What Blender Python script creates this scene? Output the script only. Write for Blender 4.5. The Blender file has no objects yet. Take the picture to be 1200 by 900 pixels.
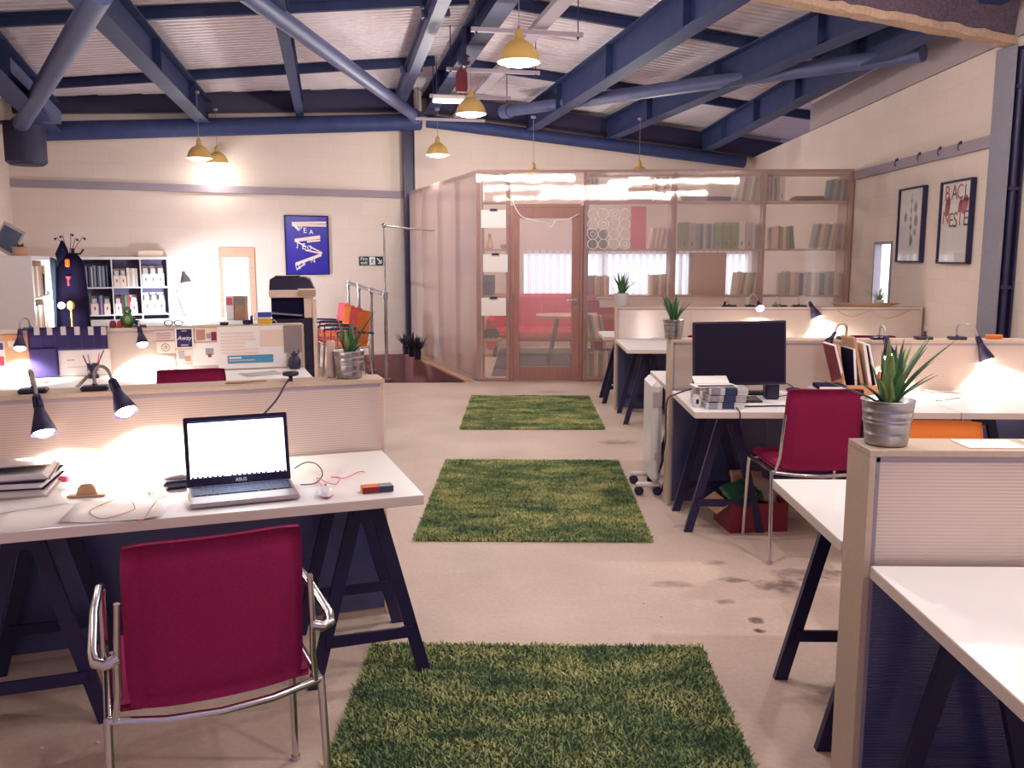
import bpy, math, random
from mathutils import Vector, Matrix
random.seed(7)
S = bpy.context.scene
C = S.collection
# ------------------------------------------------------------------ camera model (1200x900)
FPX = 1030.0; CH = 1.55
PIT = math.atan(147/1030.0)
YAW = math.atan(20/(1030*math.cos(PIT)+147*math.sin(PIT)))
def ray(px, py):
    cx = (px-600)/FPX; cy = (450-py)/FPX
    fw = math.cos(PIT)+cy*math.sin(PIT); up = -math.sin(PIT)+cy*math.cos(PIT)
    return (cx*math.cos(YAW)-fw*math.sin(YAW), cx*math.sin(YAW)+fw*math.cos(YAW), up)
def atz(px, py, z):
    x, y, u = ray(px, py); t = (z-CH)/u
    return Vector((x*t, y*t, z))
def aty(px, py, d):
    x, y, u = ray(px, py); t = d/y
    return Vector((x*t, d, CH+u*t))
def atplane(px, py, P0, e):
    """hit of the view ray with the vertical plane through P0 along e -> (s along e, z, point)"""
    x, y, u = ray(px, py)
    n = Vector((-e.y, e.x, 0))
    t = (P0.x*n.x+P0.y*n.y)/(x*n.x+y*n.y)
    p = Vector((x*t, y*t, CH+u*t))
    return ((p-Vector((P0.x, P0.y, p.z))).dot(e), p.z, p)

# ------------------------------------------------------------------ materials
def lin(c):
    c = c/255.0
    return c/12.92 if c <= .04045 else ((c+.055)/1.055)**2.4
def RGB(r, g, b): return (lin(r), lin(g), lin(b), 1)
def mat(name, col, rough=.5, metal=0.0, spec=.5, noise=None, bump=None, emit=None, coat=0, scale3=None):
    """noise=(scale, second colour, contrast)  bump=(scale, strength)"""
    m = bpy.data.materials.new(name); m.use_nodes = True
    nt = m.node_tree; b = nt.nodes['Principled BSDF']
    b.inputs['Base Color'].default_value = col
    b.inputs['Roughness'].default_value = rough
    b.inputs['Metallic'].default_value = metal
    b.inputs['Specular IOR Level'].default_value = spec
    b.inputs['Coat Weight'].default_value = coat
    if noise or bump:
        tc = nt.nodes.new('ShaderNodeTexCoord')
        src = tc.outputs['Object']
        if scale3:
            mp = nt.nodes.new('ShaderNodeMapping'); mp.inputs['Scale'].default_value = scale3
            nt.links.new(src, mp.inputs['Vector']); src = mp.outputs['Vector']
    if noise:
        n = nt.nodes.new('ShaderNodeTexNoise'); n.inputs['Scale'].default_value = noise[0]; n.inputs['Detail'].default_value = 5
        nt.links.new(src, n.inputs['Vector'])
        r = nt.nodes.new('ShaderNodeValToRGB')
        w = noise[2] if len(noise) > 2 else .2
        r.color_ramp.elements[0].position = .5-w; r.color_ramp.elements[1].position = .5+w
        r.color_ramp.elements[0].color = col; r.color_ramp.elements[1].color = noise[1]
        nt.links.new(n.outputs['Fac'], r.inputs['Fac']); nt.links.new(r.outputs['Color'], b.inputs['Base Color'])
    if bump:
        n2 = nt.nodes.new('ShaderNodeTexNoise'); n2.inputs['Scale'].default_value = bump[0]; n2.inputs['Detail'].default_value = 4
        nt.links.new(src, n2.inputs['Vector'])
        bp = nt.nodes.new('ShaderNodeBump'); bp.inputs['Strength'].default_value = bump[1]; bp.inputs['Distance'].default_value = .01
        nt.links.new(n2.outputs['Fac'], bp.inputs['Height']); nt.links.new(bp.outputs['Normal'], b.inputs['Normal'])
    if emit:
        b.inputs['Emission Color'].default_value = emit[0]; b.inputs['Emission Strength'].default_value = emit[1]
    return m
def brick_mat(name, col, dark):
    m = mat(name, col, rough=.75, bump=(60, .15))
    nt = m.node_tree; b = nt.nodes['Principled BSDF']
    g = nt.nodes.new('ShaderNodeTexCoord'); br = nt.nodes.new('ShaderNodeTexBrick')
    br.inputs['Color1'].default_value = col; br.inputs['Color2'].default_value = tuple(c*.95 for c in col[:3])+(1,)
    br.inputs['Mortar'].default_value = dark
    br.inputs['Scale'].default_value = 1; br.inputs['Mortar Size'].default_value = .006
    br.inputs['Brick Width'].default_value = .44; br.inputs['Row Height'].default_value = .225
    nt.links.new(g.outputs['UV'], br.inputs['Vector'])
    nt.links.new(br.outputs['Color'], b.inputs['Base Color'])
    return m
def floor_mat():
    m = bpy.data.materials.new('worn concrete'); m.use_nodes = True
    nt = m.node_tree; N = nt.nodes; L = nt.links; b = N['Principled BSDF']
    b.inputs['Roughness'].default_value = .55; b.inputs['Specular IOR Level'].default_value = .35
    tc = N.new('ShaderNodeTexCoord')
    def noise(s, d=5):
        n = N.new('ShaderNodeTexNoise'); n.inputs['Scale'].default_value = s; n.inputs['Detail'].default_value = d
        L.new(tc.outputs['Object'], n.inputs['Vector']); return n.outputs['Fac']
    def ramp(f, stops):
        r = N.new('ShaderNodeValToRGB')
        r.color_ramp.elements[0].position, r.color_ramp.elements[0].color = stops[0]
        r.color_ramp.elements[1].position, r.color_ramp.elements[1].color = stops[-1]
        for p, c in stops[1:-1]:
            e = r.color_ramp.elements.new(p); e.color = c
        L.new(f, r.inputs['Fac']); return r.outputs['Color']
    def mix(f, a, c, mode='MIX'):
        x = N.new('ShaderNodeMix'); x.data_type = 'RGBA'; x.blend_type = mode
        if isinstance(f, float): x.inputs[0].default_value = f
        else: L.new(f, x.inputs[0])
        for s_, v in ((x.inputs[6], a), (x.inputs[7], c)):
            if isinstance(v, tuple): s_.default_value = v
            else: L.new(v, s_)
        return x.outputs[2]
    base = ramp(noise(1.3), [(.3, RGB(196, 174, 162)), (.7, RGB(222, 199, 185))])
    fine = ramp(noise(45, 3), [(.3, (.8, .8, .8, 1)), (.7, (1, 1, 1, 1))])
    base = mix(.6, base, fine, 'MULTIPLY')
    # dark worn marks: their own shapes, at their own places on the slab
    sep = N.new('ShaderNodeSeparateXYZ'); L.new(tc.outputs['Object'], sep.inputs[0])
    nz = noise(14, 6)
    tot = None
    for (x, y, rx, ry, k) in STAINS:
        def M(op, a, c=None):
            q = N.new('ShaderNodeMath'); q.operation = op
            for i, v in enumerate((a, c)):
                if v is None: continue
                if isinstance(v, (int, float)): q.inputs[i].default_value = v
                else: L.new(v, q.inputs[i])
            return q.outputs[0]
        dx = M('DIVIDE', M('SUBTRACT', sep.outputs[0], x), rx); dy = M('DIVIDE', M('SUBTRACT', sep.outputs[1], y), ry)
        r2 = M('ADD', M('MULTIPLY', dx, dx), M('MULTIPLY', dy, dy))
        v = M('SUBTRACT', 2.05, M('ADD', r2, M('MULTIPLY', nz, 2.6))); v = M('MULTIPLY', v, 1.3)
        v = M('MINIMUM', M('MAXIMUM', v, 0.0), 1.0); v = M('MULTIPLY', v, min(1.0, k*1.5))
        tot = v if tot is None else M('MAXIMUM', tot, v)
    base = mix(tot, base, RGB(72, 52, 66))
    L.new(base, b.inputs['Base Color'])
    bp = N.new('ShaderNodeBump'); bp.inputs['Strength'].default_value = .15; bp.inputs['Distance'].default_value = .01
    L.new(noise(30, 4), bp.inputs['Height']); L.new(bp.outputs['Normal'], b.inputs['Normal'])
    return m
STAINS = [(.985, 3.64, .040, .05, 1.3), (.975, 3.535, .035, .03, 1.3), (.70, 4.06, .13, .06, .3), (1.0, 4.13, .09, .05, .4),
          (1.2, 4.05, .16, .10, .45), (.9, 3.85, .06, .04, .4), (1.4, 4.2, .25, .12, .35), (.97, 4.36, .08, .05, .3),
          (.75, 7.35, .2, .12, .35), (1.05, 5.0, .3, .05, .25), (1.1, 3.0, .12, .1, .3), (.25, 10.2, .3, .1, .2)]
def poly_mat(name, T, pitch, amp, clear, tint, gloss=.16, rough=.12, lines=.25):
    """twin-wall polycarbonate: flutes bend the normal along T"""
    m = bpy.data.materials.new(name); m.use_nodes = True
    nt = m.node_tree; N = nt.nodes; L = nt.links
    for n in list(N): N.remove(n)
    out = N.new('ShaderNodeOutputMaterial'); geo = N.new('ShaderNodeNewGeometry')
    dot = N.new('ShaderNodeVectorMath'); dot.operation = 'DOT_PRODUCT'; dot.inputs[1].default_value = T
    L.new(geo.outputs['Position'], dot.inputs[0])
    mu = N.new('ShaderNodeMath'); mu.operation = 'MULTIPLY'; mu.inputs[1].default_value = 2*math.pi/pitch; L.new(dot.outputs['Value'], mu.inputs[0])
    sn = N.new('ShaderNodeMath'); sn.operation = 'SINE'; L.new(mu.outputs[0], sn.inputs[0])
    sc = N.new('ShaderNodeVectorMath'); sc.operation = 'SCALE'; sc.inputs[0].default_value = tuple(t*amp for t in T); L.new(sn.outputs[0], sc.inputs['Scale'])
    ad = N.new('ShaderNodeVectorMath'); ad.operation = 'ADD'; L.new(geo.outputs['Normal'], ad.inputs[0]); L.new(sc.outputs[0], ad.inputs[1])
    nm = N.new('ShaderNodeVectorMath'); nm.operation = 'NORMALIZE'; L.new(ad.outputs[0], nm.inputs[0])
    tr = N.new('ShaderNodeBsdfTransparent'); tr.inputs[0].default_value = tint
    tl = N.new('ShaderNodeBsdfTranslucent'); tl.inputs[0].default_value = tint
    df = N.new('ShaderNodeBsdfDiffuse'); df.inputs[0].default_value = tint
    gl = N.new('ShaderNodeBsdfAnisotropic'); gl.inputs['Roughness'].default_value = rough; gl.inputs[0].default_value = (1, .96, .93, 1)
    L.new(nm.outputs[0], gl.inputs['Normal'])
    a = N.new('ShaderNodeMixShader'); a.inputs[0].default_value = .5; L.new(tl.outputs[0], a.inputs[1]); L.new(df.outputs[0], a.inputs[2])
    bmx = N.new('ShaderNodeMixShader'); L.new(a.outputs[0], bmx.inputs[1]); L.new(tr.outputs[0], bmx.inputs[2])
    # flute walls: thin denser lines
    ln = N.new('ShaderNodeMapRange'); ln.inputs['From Min'].default_value = -1; ln.inputs['From Max'].default_value = 1
    ln.inputs['To Min'].default_value = clear-lines*.5; ln.inputs['To Max'].default_value = clear+lines*.5; L.new(sn.outputs[0], ln.inputs['Value'])
    L.new(ln.outputs[0], bmx.inputs[0])
    c = N.new('ShaderNodeMixShader'); c.inputs[0].default_value = gloss; L.new(bmx.outputs[0], c.inputs[1]); L.new(gl.outputs[0], c.inputs[2])
    L.new(c.outputs[0], out.inputs['Surface'])
    return m
def emis(name, col, s):
    m = bpy.data.materials.new(name); m.use_nodes = True
    b = m.node_tree.nodes['Principled BSDF']; b.inputs['Base Color'].default_value = (.8, .8, .8, 1)
    b.inputs['Emission Color'].default_value = col; b.inputs['Emission Strength'].default_value = s
    return m

TH = math.radians(20.4)                       # the left desks and the building's left side are turned by this much
U = Vector((math.cos(TH), math.sin(TH), 0)); V = Vector((-math.sin(TH), math.cos(TH), 0))
RA = math.radians(12.8)                       # the roof's axis
RC = Vector((math.cos(RA), math.sin(RA), 0)); RD = Vector((math.sin(RA), -math.cos(RA), 0))   # across, towards the viewer

M = {}
M['wall'] = brick_mat('painted blockwork', RGB(222, 203, 192), RGB(215, 196, 186))
M['floor'] = floor_mat()
M['roof'] = mat('corrugated sheet', RGB(242, 232, 236), rough=.45, noise=(1.5, RGB(232, 218, 224), .3))
M['steel'] = mat('navy painted steel', RGB(40, 50, 92), rough=.6, spec=.3, noise=(6, RGB(50, 62, 104), .25))
M['tube'] = mat('grey blue painted tube', RGB(84, 92, 132), rough=.5, noise=(5, RGB(72, 80, 120), .25))
M['darksteel'] = mat('dark navy steel', RGB(40, 34, 70), rough=.5)
M['grey'] = mat('grey painted steel', RGB(138, 134, 146), rough=.7, bump=(80, .2), noise=(40, RGB(122, 118, 132), .3))
M['fascia'] = mat('grey board', RGB(160, 146, 152), rough=.8, noise=(2, RGB(176, 158, 160), .3))
M['trim'] = mat('mauve grey trim', RGB(150, 136, 148), rough=.6)
M['spray'] = mat('sprayed rough coating dark', RGB(66, 52, 72), rough=.95, bump=(60, .9), noise=(50, RGB(92, 74, 86), .2))
M['spraytan'] = mat('sprayed rough coating tan', RGB(176, 146, 124), rough=.95, bump=(50, .9), noise=(40, RGB(150, 122, 106), .25))
M['mdf'] = mat('raw fibreboard', RGB(204, 182, 162), rough=.7, noise=(60, RGB(192, 168, 150), .3))
M['white_top'] = mat('white laminate', RGB(244, 240, 240), rough=.35)
M['edge'] = mat('laminate edge', RGB(220, 202, 194), rough=.5)
M['black'] = mat('black painted metal', RGB(36, 29, 68), rough=.45, spec=.4)
M['blackplastic'] = mat('black plastic', RGB(34, 26, 56), rough=.35)
M['red'] = mat('red wool upholstery', RGB(154, 36, 82), rough=.9, spec=.15, bump=(300, .3), noise=(120, RGB(134, 31, 78), .3))
M['orange'] = mat('orange wool upholstery', RGB(232, 128, 62), rough=.9, spec=.2, bump=(300, .3))
M['pink'] = mat('coral pink upholstery', RGB(222, 84, 92), rough=.9, spec=.2, bump=(300, .3))
M['chrome'] = mat('chrome', RGB(205, 200, 205), rough=.16, metal=1)
M['galv'] = mat('galvanised tin', RGB(196, 192, 192), rough=.32, metal=1, noise=(18, RGB(150, 148, 152), .25))
M['gooseneck'] = mat('grey gooseneck', RGB(168, 158, 156), rough=.35, metal=.7)
M['soil'] = mat('dark potting soil', RGB(44, 32, 40), rough=1, bump=(90, .8))
M['leaf'] = mat('aloe leaf', RGB(62, 110, 62), rough=.4, noise=(14, RGB(40, 84, 58), .25))
M['leaflight'] = mat('pale aloe leaf', RGB(132, 150, 82), rough=.4, noise=(12, RGB(98, 130, 70), .3))
M['leafdark'] = mat('dark leaf', RGB(30, 34, 46), rough=.5)
M['poly_h'] = poly_mat('twin wall sheet with level flutes', (0, 0, 1), .0095, .22, .42, (.99, .90, .84, 1), gloss=.13, rough=.13, lines=.16)
M['poly_shade'] = poly_mat('lower fluted sheet with shade in its tint', (0, 0, 1), .0095, .2, .45, (.24, .26, .52, 1), gloss=.05, rough=.15)  # same sheet as above the desks, under-desk shade put into its tint
M['poly_vx'] = poly_mat('twin wall sheet with upright flutes', (1, 0, 0), .007, .10, .87, (.985, .94, .91, 1), gloss=.075, rough=.022, lines=.0)
M['poly_vs'] = poly_mat('twin wall sheet of the side wall', (V.x, V.y, 0), .007, .12, .62, (.95, .86, .85, 1), gloss=.2, rough=.025, lines=.0)
M['wood'] = mat('pale pine', RGB(206, 164, 138), rough=.55, noise=(5, RGB(184, 140, 116), .3), scale3=(1, 1, 6))
M['doorwood'] = mat('brown pink door wood', RGB(168, 122, 112), rough=.5, noise=(5, RGB(150, 104, 96), .3), scale3=(6, 6, 1))
M['pitwood'] = mat('stained plywood', RGB(160, 108, 100), rough=.55, noise=(2, RGB(132, 86, 88), .25), scale3=(1, 1, .5))
M['oak'] = mat('oak veneer', RGB(206, 150, 112), rough=.5, noise=(4, RGB(184, 128, 92), .3), scale3=(1, 8, 1))
M['paper'] = mat('white paper', RGB(238, 230, 228), rough=.8)
M['papergrey'] = mat('grey paper', RGB(190, 178, 178), rough=.8)
M['card'] = mat('brown card', RGB(186, 150, 122), rough=.85, noise=(20, RGB(184, 140, 108), .3))
M['white'] = mat('white lacquer', RGB(232, 226, 228), rough=.3)
M['cream'] = mat('cream enamel', RGB(232, 206, 190), rough=.5)
M['yellow'] = mat('yellow enamel shade', RGB(226, 186, 110), rough=.35, spec=.6)
M['shadein_glow'] = mat('white enamel inside with added glow', (.9, .88, .82, 1), rough=.4, emit=((1, .86, .66, 1), .6))  # emission stands in for lamplight on the lining
M['bulb'] = emis('lit bulb', (1, .92, .80, 1), 5)
M['bulbcool'] = emis('lit reflector bulb', (1, .93, .84, 1), 20)
M['tubelight'] = emis('lit fluorescent diffuser', (1, .93, .95, 1), 5)
M['daylight'] = emis('bright daylight pane', (.80, .90, 1, 1), 1.7)
M['screenwhite'] = emis('white screen', (.90, .96, 1, 1), 1.6)
M['screenblue'] = emis('pale blue panel', (.55, .75, .9, 1), .5)
M['pcb'] = mat('dark glossy screen', RGB(28, 19, 42), rough=.4, spec=.15)
M['alu'] = mat('brushed grey plastic', RGB(160, 146, 148), rough=.35, metal=.3)
M['key'] = mat('dark keys', RGB(40, 48, 84), rough=.5)
M['blue'] = mat('deep blue print', RGB(36, 26, 150), rough=.25)
M['navy'] = mat('navy cloth', RGB(34, 29, 66), rough=.9, spec=.1)
M['blackcloth'] = mat('black cloth', RGB(30, 24, 50), rough=.95, spec=.1)
M['teal'] = mat('blue grey cloth', RGB(96, 112, 134), rough=.9, noise=(8, RGB(70, 84, 112), .3))
M['banner'] = mat('blue print', RGB(70, 140, 178), rough=.7)
M['gold'] = mat('yellow box print', RGB(222, 176, 60), rough=.7)
M['bluebox'] = mat('blue box print', RGB(52, 74, 160), rough=.7)
M['maroon'] = mat('maroon print', RGB(116, 20, 44), rough=.6)
M['redprint'] = mat('red print', RGB(176, 40, 66), rough=.6)
M['pinkprint'] = mat('pink print', RGB(226, 92, 120), rough=.6)
M['greyprint'] = mat('grey print', RGB(140, 138, 146), rough=.6)
M['green'] = mat('green plastic', RGB(40, 92, 66), rough=.4)
M['signgreen'] = mat('sign dark green', RGB(30, 52, 56), rough=.4)
M['rubber'] = mat('black rubber mat', RGB(36, 28, 54), rough=.9)
M['glassclear'] = mat('clear acrylic', RGB(220, 214, 216), rough=.1)
M['mesh'] = mat('grey felt', RGB(156, 142, 142), rough=.95, bump=(120, .5), noise=(100, RGB(140, 126, 128), .3))
M['carpetblue'] = mat('blue grey carpet', RGB(84, 78, 104), rough=1, spec=.1)
M['sofa'] = mat('red sofa cloth', RGB(206, 40, 76), rough=.9)

# ------------------------------------------------------------------ mesh builder
class MB:
    def __init__(s): s.v = []; s.f = []; s.mi = []; s.sm = []; s.mats = []; s.cur = 0; s.uv = None
    def use(s, m):
        if m not in s.mats: s.mats.append(m)
        s.cur = s.mats.index(m); return s
    def add(s, vs, fs, smooth=False, X=None):
        o = len(s.v)
        for v in vs:
            v = Vector(v)
            s.v.append(X @ v if X else v)
        for f in fs:
            s.f.append([o+i for i in f]); s.mi.append(s.cur); s.sm.append(smooth)
        return s
    def box(s, x0, x1, y0, y1, z0, z1, X=None, b=0.0):
        if b > 0:
            return s.rbox(x0, x1, y0, y1, z0, z1, b, X)
        vs = [(x0, y0, z0), (x1, y0, z0), (x1, y1, z0), (x0, y1, z0), (x0, y0, z1), (x1, y0, z1), (x1, y1, z1), (x0, y1, z1)]
        return s.add(vs, [(0, 3, 2, 1), (4, 5, 6, 7), (0, 1, 5, 4), (1, 2, 6, 5), (2, 3, 7, 6), (3, 0, 4, 7)], False, X)
    def rbox(s, x0, x1, y0, y1, z0, z1, b, X=None):
        """box with bevelled edges"""
        b = min(b, (x1-x0)*.49, (y1-y0)*.49, (z1-z0)*.49)
        vs = []; idx = {}
        for ix, (xo, xi) in enumerate(((x0, x0+b), (x1, x1-b))):
            for iy, (yo, yi) in enumerate(((y0, y0+b), (y1, y1-b))):
                for iz, (zo, zi) in enumerate(((z0, z0+b), (z1, z1-b))):
                    for k, p in enumerate(((xo, yi, zi), (xi, yo, zi), (xi, yi, zo))):
                        idx[(ix, iy, iz, k)] = len(vs); vs.append(p)
        I = lambda a, bb, c, k: idx[(a, bb, c, k)]
        fs = []
        for a in (0, 1):
            q = [I(a, 0, 0, 0), I(a, 1, 0, 0), I(a, 1, 1, 0), I(a, 0, 1, 0)]; fs.append(q if a else q[::-1])
            q = [I(0, a, 0, 1), I(0, a, 1, 1), I(1, a, 1, 1), I(1, a, 0, 1)]; fs.append(q if a else q[::-1])
            q = [I(0, 0, a, 2), I(1, 0, a, 2), I(1, 1, a, 2), I(0, 1, a, 2)]; fs.append(q if a else q[::-1])
        for a in (0, 1):
            for c in (0, 1):
                q = [I(a, c, 0, 0), I(a, c, 0, 1), I(a, c, 1, 1), I(a, c, 1, 0)]; fs.append(q if (a ^ c) else q[::-1])
                q = [I(a, 0, c, 0), I(a, 0, c, 2), I(a, 1, c, 2), I(a, 1, c, 0)]; fs.append(q[::-1] if (a ^ c) else q)
                q = [I(0, a, c, 1), I(0, a, c, 2), I(1, a, c, 2), I(1, a, c, 1)]; fs.append(q if (a ^ c) else q[::-1])
        for a in (0, 1):
            for c in (0, 1):
                for d in (0, 1):
                    q = [I(a, c, d, 0), I(a, c, d, 1), I(a, c, d, 2)]; fs.append(q if (a ^ c ^ d) else q[::-1])
        return s.add(vs, fs, False, X)
    def cyl(s, p0, p1, r0, r1=None, n=16, cap=True, X=None):
        p0 = Vector(p0); p1 = Vector(p1); r1 = r0 if r1 is None else r1
        d = (p1-p0).normalized(); a = d.orthogonal().normalized(); b = d.cross(a)
        vs = [p0+(a*math.cos(t)+b*math.sin(t))*r0 for t in (2*math.pi*i/n for i in range(n))]
        vs += [p1+(a*math.cos(t)+b*math.sin(t))*r1 for t in (2*math.pi*i/n for i in range(n))]
        fs = [(i, (i+1) % n, n+(i+1) % n, n+i) for i in range(n)]
        s.add(vs, fs, True, X)
        if cap: s.add(vs, [tuple(range(n))[::-1], tuple(range(n, 2*n))], False, X)
        return s
    def tube(s, pts, r, n=10, X=None, radii=None, cap=True):
        pts = [Vector(p) for p in pts]; k = len(pts); vs = []
        ref = None
        for i, p in enumerate(pts):
            t = (pts[min(i+1, k-1)]-pts[max(i-1, 0)]).normalized()
            if ref is None: ref = t.orthogonal().normalized()
            ref = (ref-t*ref.dot(t)).normalized(); bb = t.cross(ref)
            rr = radii[i] if radii else r
            vs += [p+(ref*math.cos(a)+bb*math.sin(a))*rr for a in (2*math.pi*j/n for j in range(n))]
        fs = [(i*n+j, i*n+(j+1) % n, (i+1)*n+(j+1) % n, (i+1)*n+j) for i in range(k-1) for j in range(n)]
        s.add(vs, fs, True, X)
        if cap: s.add(vs, [tuple(range(n))[::-1], tuple(range((k-1)*n, k*n))], False, X)
        return s
    def bar(s, p0, p1, w, h, up=(0, 0, 1), X=None):
        """straight bar, width w across, h along up"""
        p0 = Vector(p0); p1 = Vector(p1); d = (p1-p0).normalized(); up = Vector(up)
        sd = d.cross(up)
        if sd.length < 1e-4: sd = Vector((1, 0, 0))
        sd = sd.normalized(); u2 = sd.cross(d)
        vs = [p+sd*a*w/2+u2*b*h/2 for p in (p0, p1) for a, b in ((-1, -1), (1, -1), (1, 1), (-1, 1))]
        return s.add(vs, [(0, 1, 2, 3)[::-1], (4, 5, 6, 7), (0, 1, 5, 4), (1, 2, 6, 5), (2, 3, 7, 6), (3, 0, 4, 7)], False, X)
    def lathe(s, prof, n=28, X=None):
        vs = []; fs = []; k = len(prof)
        for (r, z) in prof: vs += [(r*math.cos(a), r*math.sin(a), z) for a in (2*math.pi*j/n for j in range(n))]
        for i in range(k-1):
            for j in range(n): fs.append((i*n+j, i*n+(j+1) % n, (i+1)*n+(j+1) % n, (i+1)*n+j))
        return s.add(vs, fs, True, X)
    def disc(s, r, z, n=28, X=None, up=True):
        vs = [(r*math.cos(a), r*math.sin(a), z) for a in (2*math.pi*j/n for j in range(n))]
        return s.add(vs, [tuple(range(n)) if up else tuple(range(n))[::-1]], False, X)
    def sphere(s, c, r, n=14, m=8, X=None, sc=(1, 1, 1)):
        vs = []; fs = []
        for i in range(m+1):
            ph = math.pi*i/m
            for j in range(n):
                a = 2*math.pi*j/n
                vs.append((c[0]+r*sc[0]*math.sin(ph)*math.cos(a), c[1]+r*sc[1]*math.sin(ph)*math.sin(a), c[2]+r*sc[2]*math.cos(ph)))
        for i in range(m):
            for j in range(n): fs.append((i*n+j, (i+1)*n+j, (i+1)*n+(j+1) % n, i*n+(j+1) % n))
        return s.add(vs, fs, True, X)
    def prism(s, poly, d, X=None, axis='y', d0=0.0):
        """outline in two axes extruded along the third: axis y -> (x,z), z -> (x,y), x -> (y,z)"""
        f = {'y': lambda a, b, c: (a, c, b), 'z': lambda a, b, c: (a, b, c), 'x': lambda a, b, c: (c, a, b)}[axis]
        n = len(poly)
        vs = [f(a, b, d0) for a, b in poly]+[f(a, b, d) for a, b in poly]
        fs = [tuple(range(n)), tuple(range(n, 2*n))[::-1]]+[(i, n+i, n+(i+1) % n, (i+1) % n) for i in range(n)]
        return s.add(vs, fs, False, X)
    def build(s, name, m=None, parent=None, flat=False, loc=None, rotz=None):
        me = bpy.data.meshes.new(name)
        me.from_pydata([tuple(v) for v in s.v], [], s.f)
        mats = s.mats if s.mats else [m]
        for q in mats: me.materials.append(M[q] if isinstance(q, str) else q)
        if s.mats: me.polygons.foreach_set('material_index', s.mi)
        me.polygons.foreach_set('use_smooth', s.sm)
        me.validate(); me.update()
        o = bpy.data.objects.new(name, me); C.objects.link(o)
        if parent: o.parent = parent
        if loc is not None: o.location = loc
        if rotz is not None: o.rotation_euler = (0, 0, rotz)
        return o

def tag(o, label=None, cat=None, group=None, kind=None):
    if label: o['label'] = label
    if cat: o['category'] = cat
    if group: o['group'] = group
    if kind: o['kind'] = kind
    return o
def thing(name, label, cat, loc=(0, 0, 0), rotz=0.0, group=None):
    o = bpy.data.objects.new(name, None); C.objects.link(o); o.empty_display_size = .1
    o.location = loc; o.rotation_euler = (0, 0, rotz)
    return tag(o, label, cat, group)
def dup(root, loc=None, rotz=None, label=None, group=None):
    r = root.copy(); C.objects.link(r)
    if loc is not None: r.location = loc
    if rotz is not None: r.rotation_euler = (0, 0, rotz)
    if label: r['label'] = label
    if group: r['group'] = group
    for ch in list(root.children):
        c = ch.copy(); C.objects.link(c); c.parent = r
        for g in list(ch.children):
            d = g.copy(); C.objects.link(d); d.parent = c
    return r
def text(s, size, m, parent, X, name='lettering', ext=.0006, align='CENTER', shear=0, sx=1.0):
    """raised lettering as a mesh; X maps the text plane (x right, y up, z out)"""
    cu = bpy.data.curves.new(name, 'FONT'); cu.body = s; cu.size = size; cu.extrude = ext; cu.align_x = align; cu.align_y = 'CENTER'; cu.shear = shear
    cu.resolution_u = 3
    t = bpy.data.objects.new('tmp', cu); C.objects.link(t)
    me = bpy.data.meshes.new_from_object(t)
    bpy.data.objects.remove(t); bpy.data.curves.remove(cu)
    me.transform(Matrix.Diagonal((sx, 1, 1, 1))); me.transform(X)
    me.materials.clear(); me.materials.append(M[m])
    o = bpy.data.objects.new(name, me); C.objects.link(o); o.parent = parent
    return o
def light(kind, energy, col, loc, r, parent=None, rot=None, size=None, spot=None):
    l = bpy.data.lights.new('lamp_light', kind); l.energy = energy; l.color = col
    if kind in ('POINT', 'SPOT'): l.shadow_soft_size = r
    if kind == 'SPOT' and spot: l.spot_size = spot; l.spot_blend = .4
    o = bpy.data.objects.new('lamp_light', l); C.objects.link(o); o.location = loc
    if rot: o.rotation_euler = rot
    if parent: o.parent = parent
    return o
def T(x, y, z, rz=0, rx=0, ry=0):
    return Matrix.Translation((x, y, z)) @ Matrix.Rotation(rz, 4, 'Z') @ Matrix.Rotation(ry, 4, 'Y') @ Matrix.Rotation(rx, 4, 'X')
ORD = ['leftmost', 'second', 'third', 'fourth', 'fifth', 'sixth', 'seventh', 'eighth', 'ninth', 'tenth', 'eleventh', 'twelfth', 'thirteenth', 'fourteenth', 'fifteenth']
def nth(i): return 'leftmost' if i == 0 else ORD[i]+' from left'
# ================================================================== SETTING
def uv_planar(o, e):
    me = o.data; uvl = me.uv_layers.new(name='UVMap'); e = Vector(e)
    for lp in me.loops:
        co = me.vertices[lp.vertex_index].co
        uvl.data[lp.index].uv = (co.dot(e), co.z)
PL = Vector((-7.3, 12.5, 0)); PR = Vector((-1.98, 15.0, 0)); FE = (PR-PL).normalized(); FN = Vector((-FE.y, FE.x, 0))
FLEN = (PR-PL).length
# pit (sunken stair well) beside the glass room
PA = Vector((-1.86, 10.92, 0)); PB = Vector((-.78, 10.98, 0))
GC = Vector((-.65, 11.1, 0))                         # front left corner of the glass room
PIT_BL = PA+V*3.35; PIT_BR = PB+V*3.62
def floor():
    m = MB()
    far = 22
    A, B_, Cc, D = PA, PB, PIT_BR, PIT_BL
    P = [(-14, -3), (8, -3), (8, A.y), (B_.x, B_.y), (A.x, A.y), (-14, A.y)]
    m.add([(-14, -3, 0), (9, -3, 0), (9, B_.y, 0), (B_.x, B_.y, 0), (A.x, A.y, 0), (-14, A.y, 0)], [(0, 1, 2, 3, 4, 5)])
    m.add([(-14, A.y, 0), (A.x, A.y, 0), (D.x, D.y, 0), (D.x, far, 0), (-14, far, 0)], [(0, 1, 2, 3, 4)])
    m.add([(B_.x, B_.y, 0), (9, B_.y, 0), (9, far, 0), (Cc.x, far, 0), (Cc.x, Cc.y, 0)], [(0, 1, 2, 3, 4)])
    m.add([(D.x, D.y, 0), (Cc.x, Cc.y, 0), (Cc.x, far, 0), (D.x, far, 0)], [(0, 1, 2, 3)])
    o = m.build('floor', 'floor'); tag(o, kind='structure')
floor()
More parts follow.
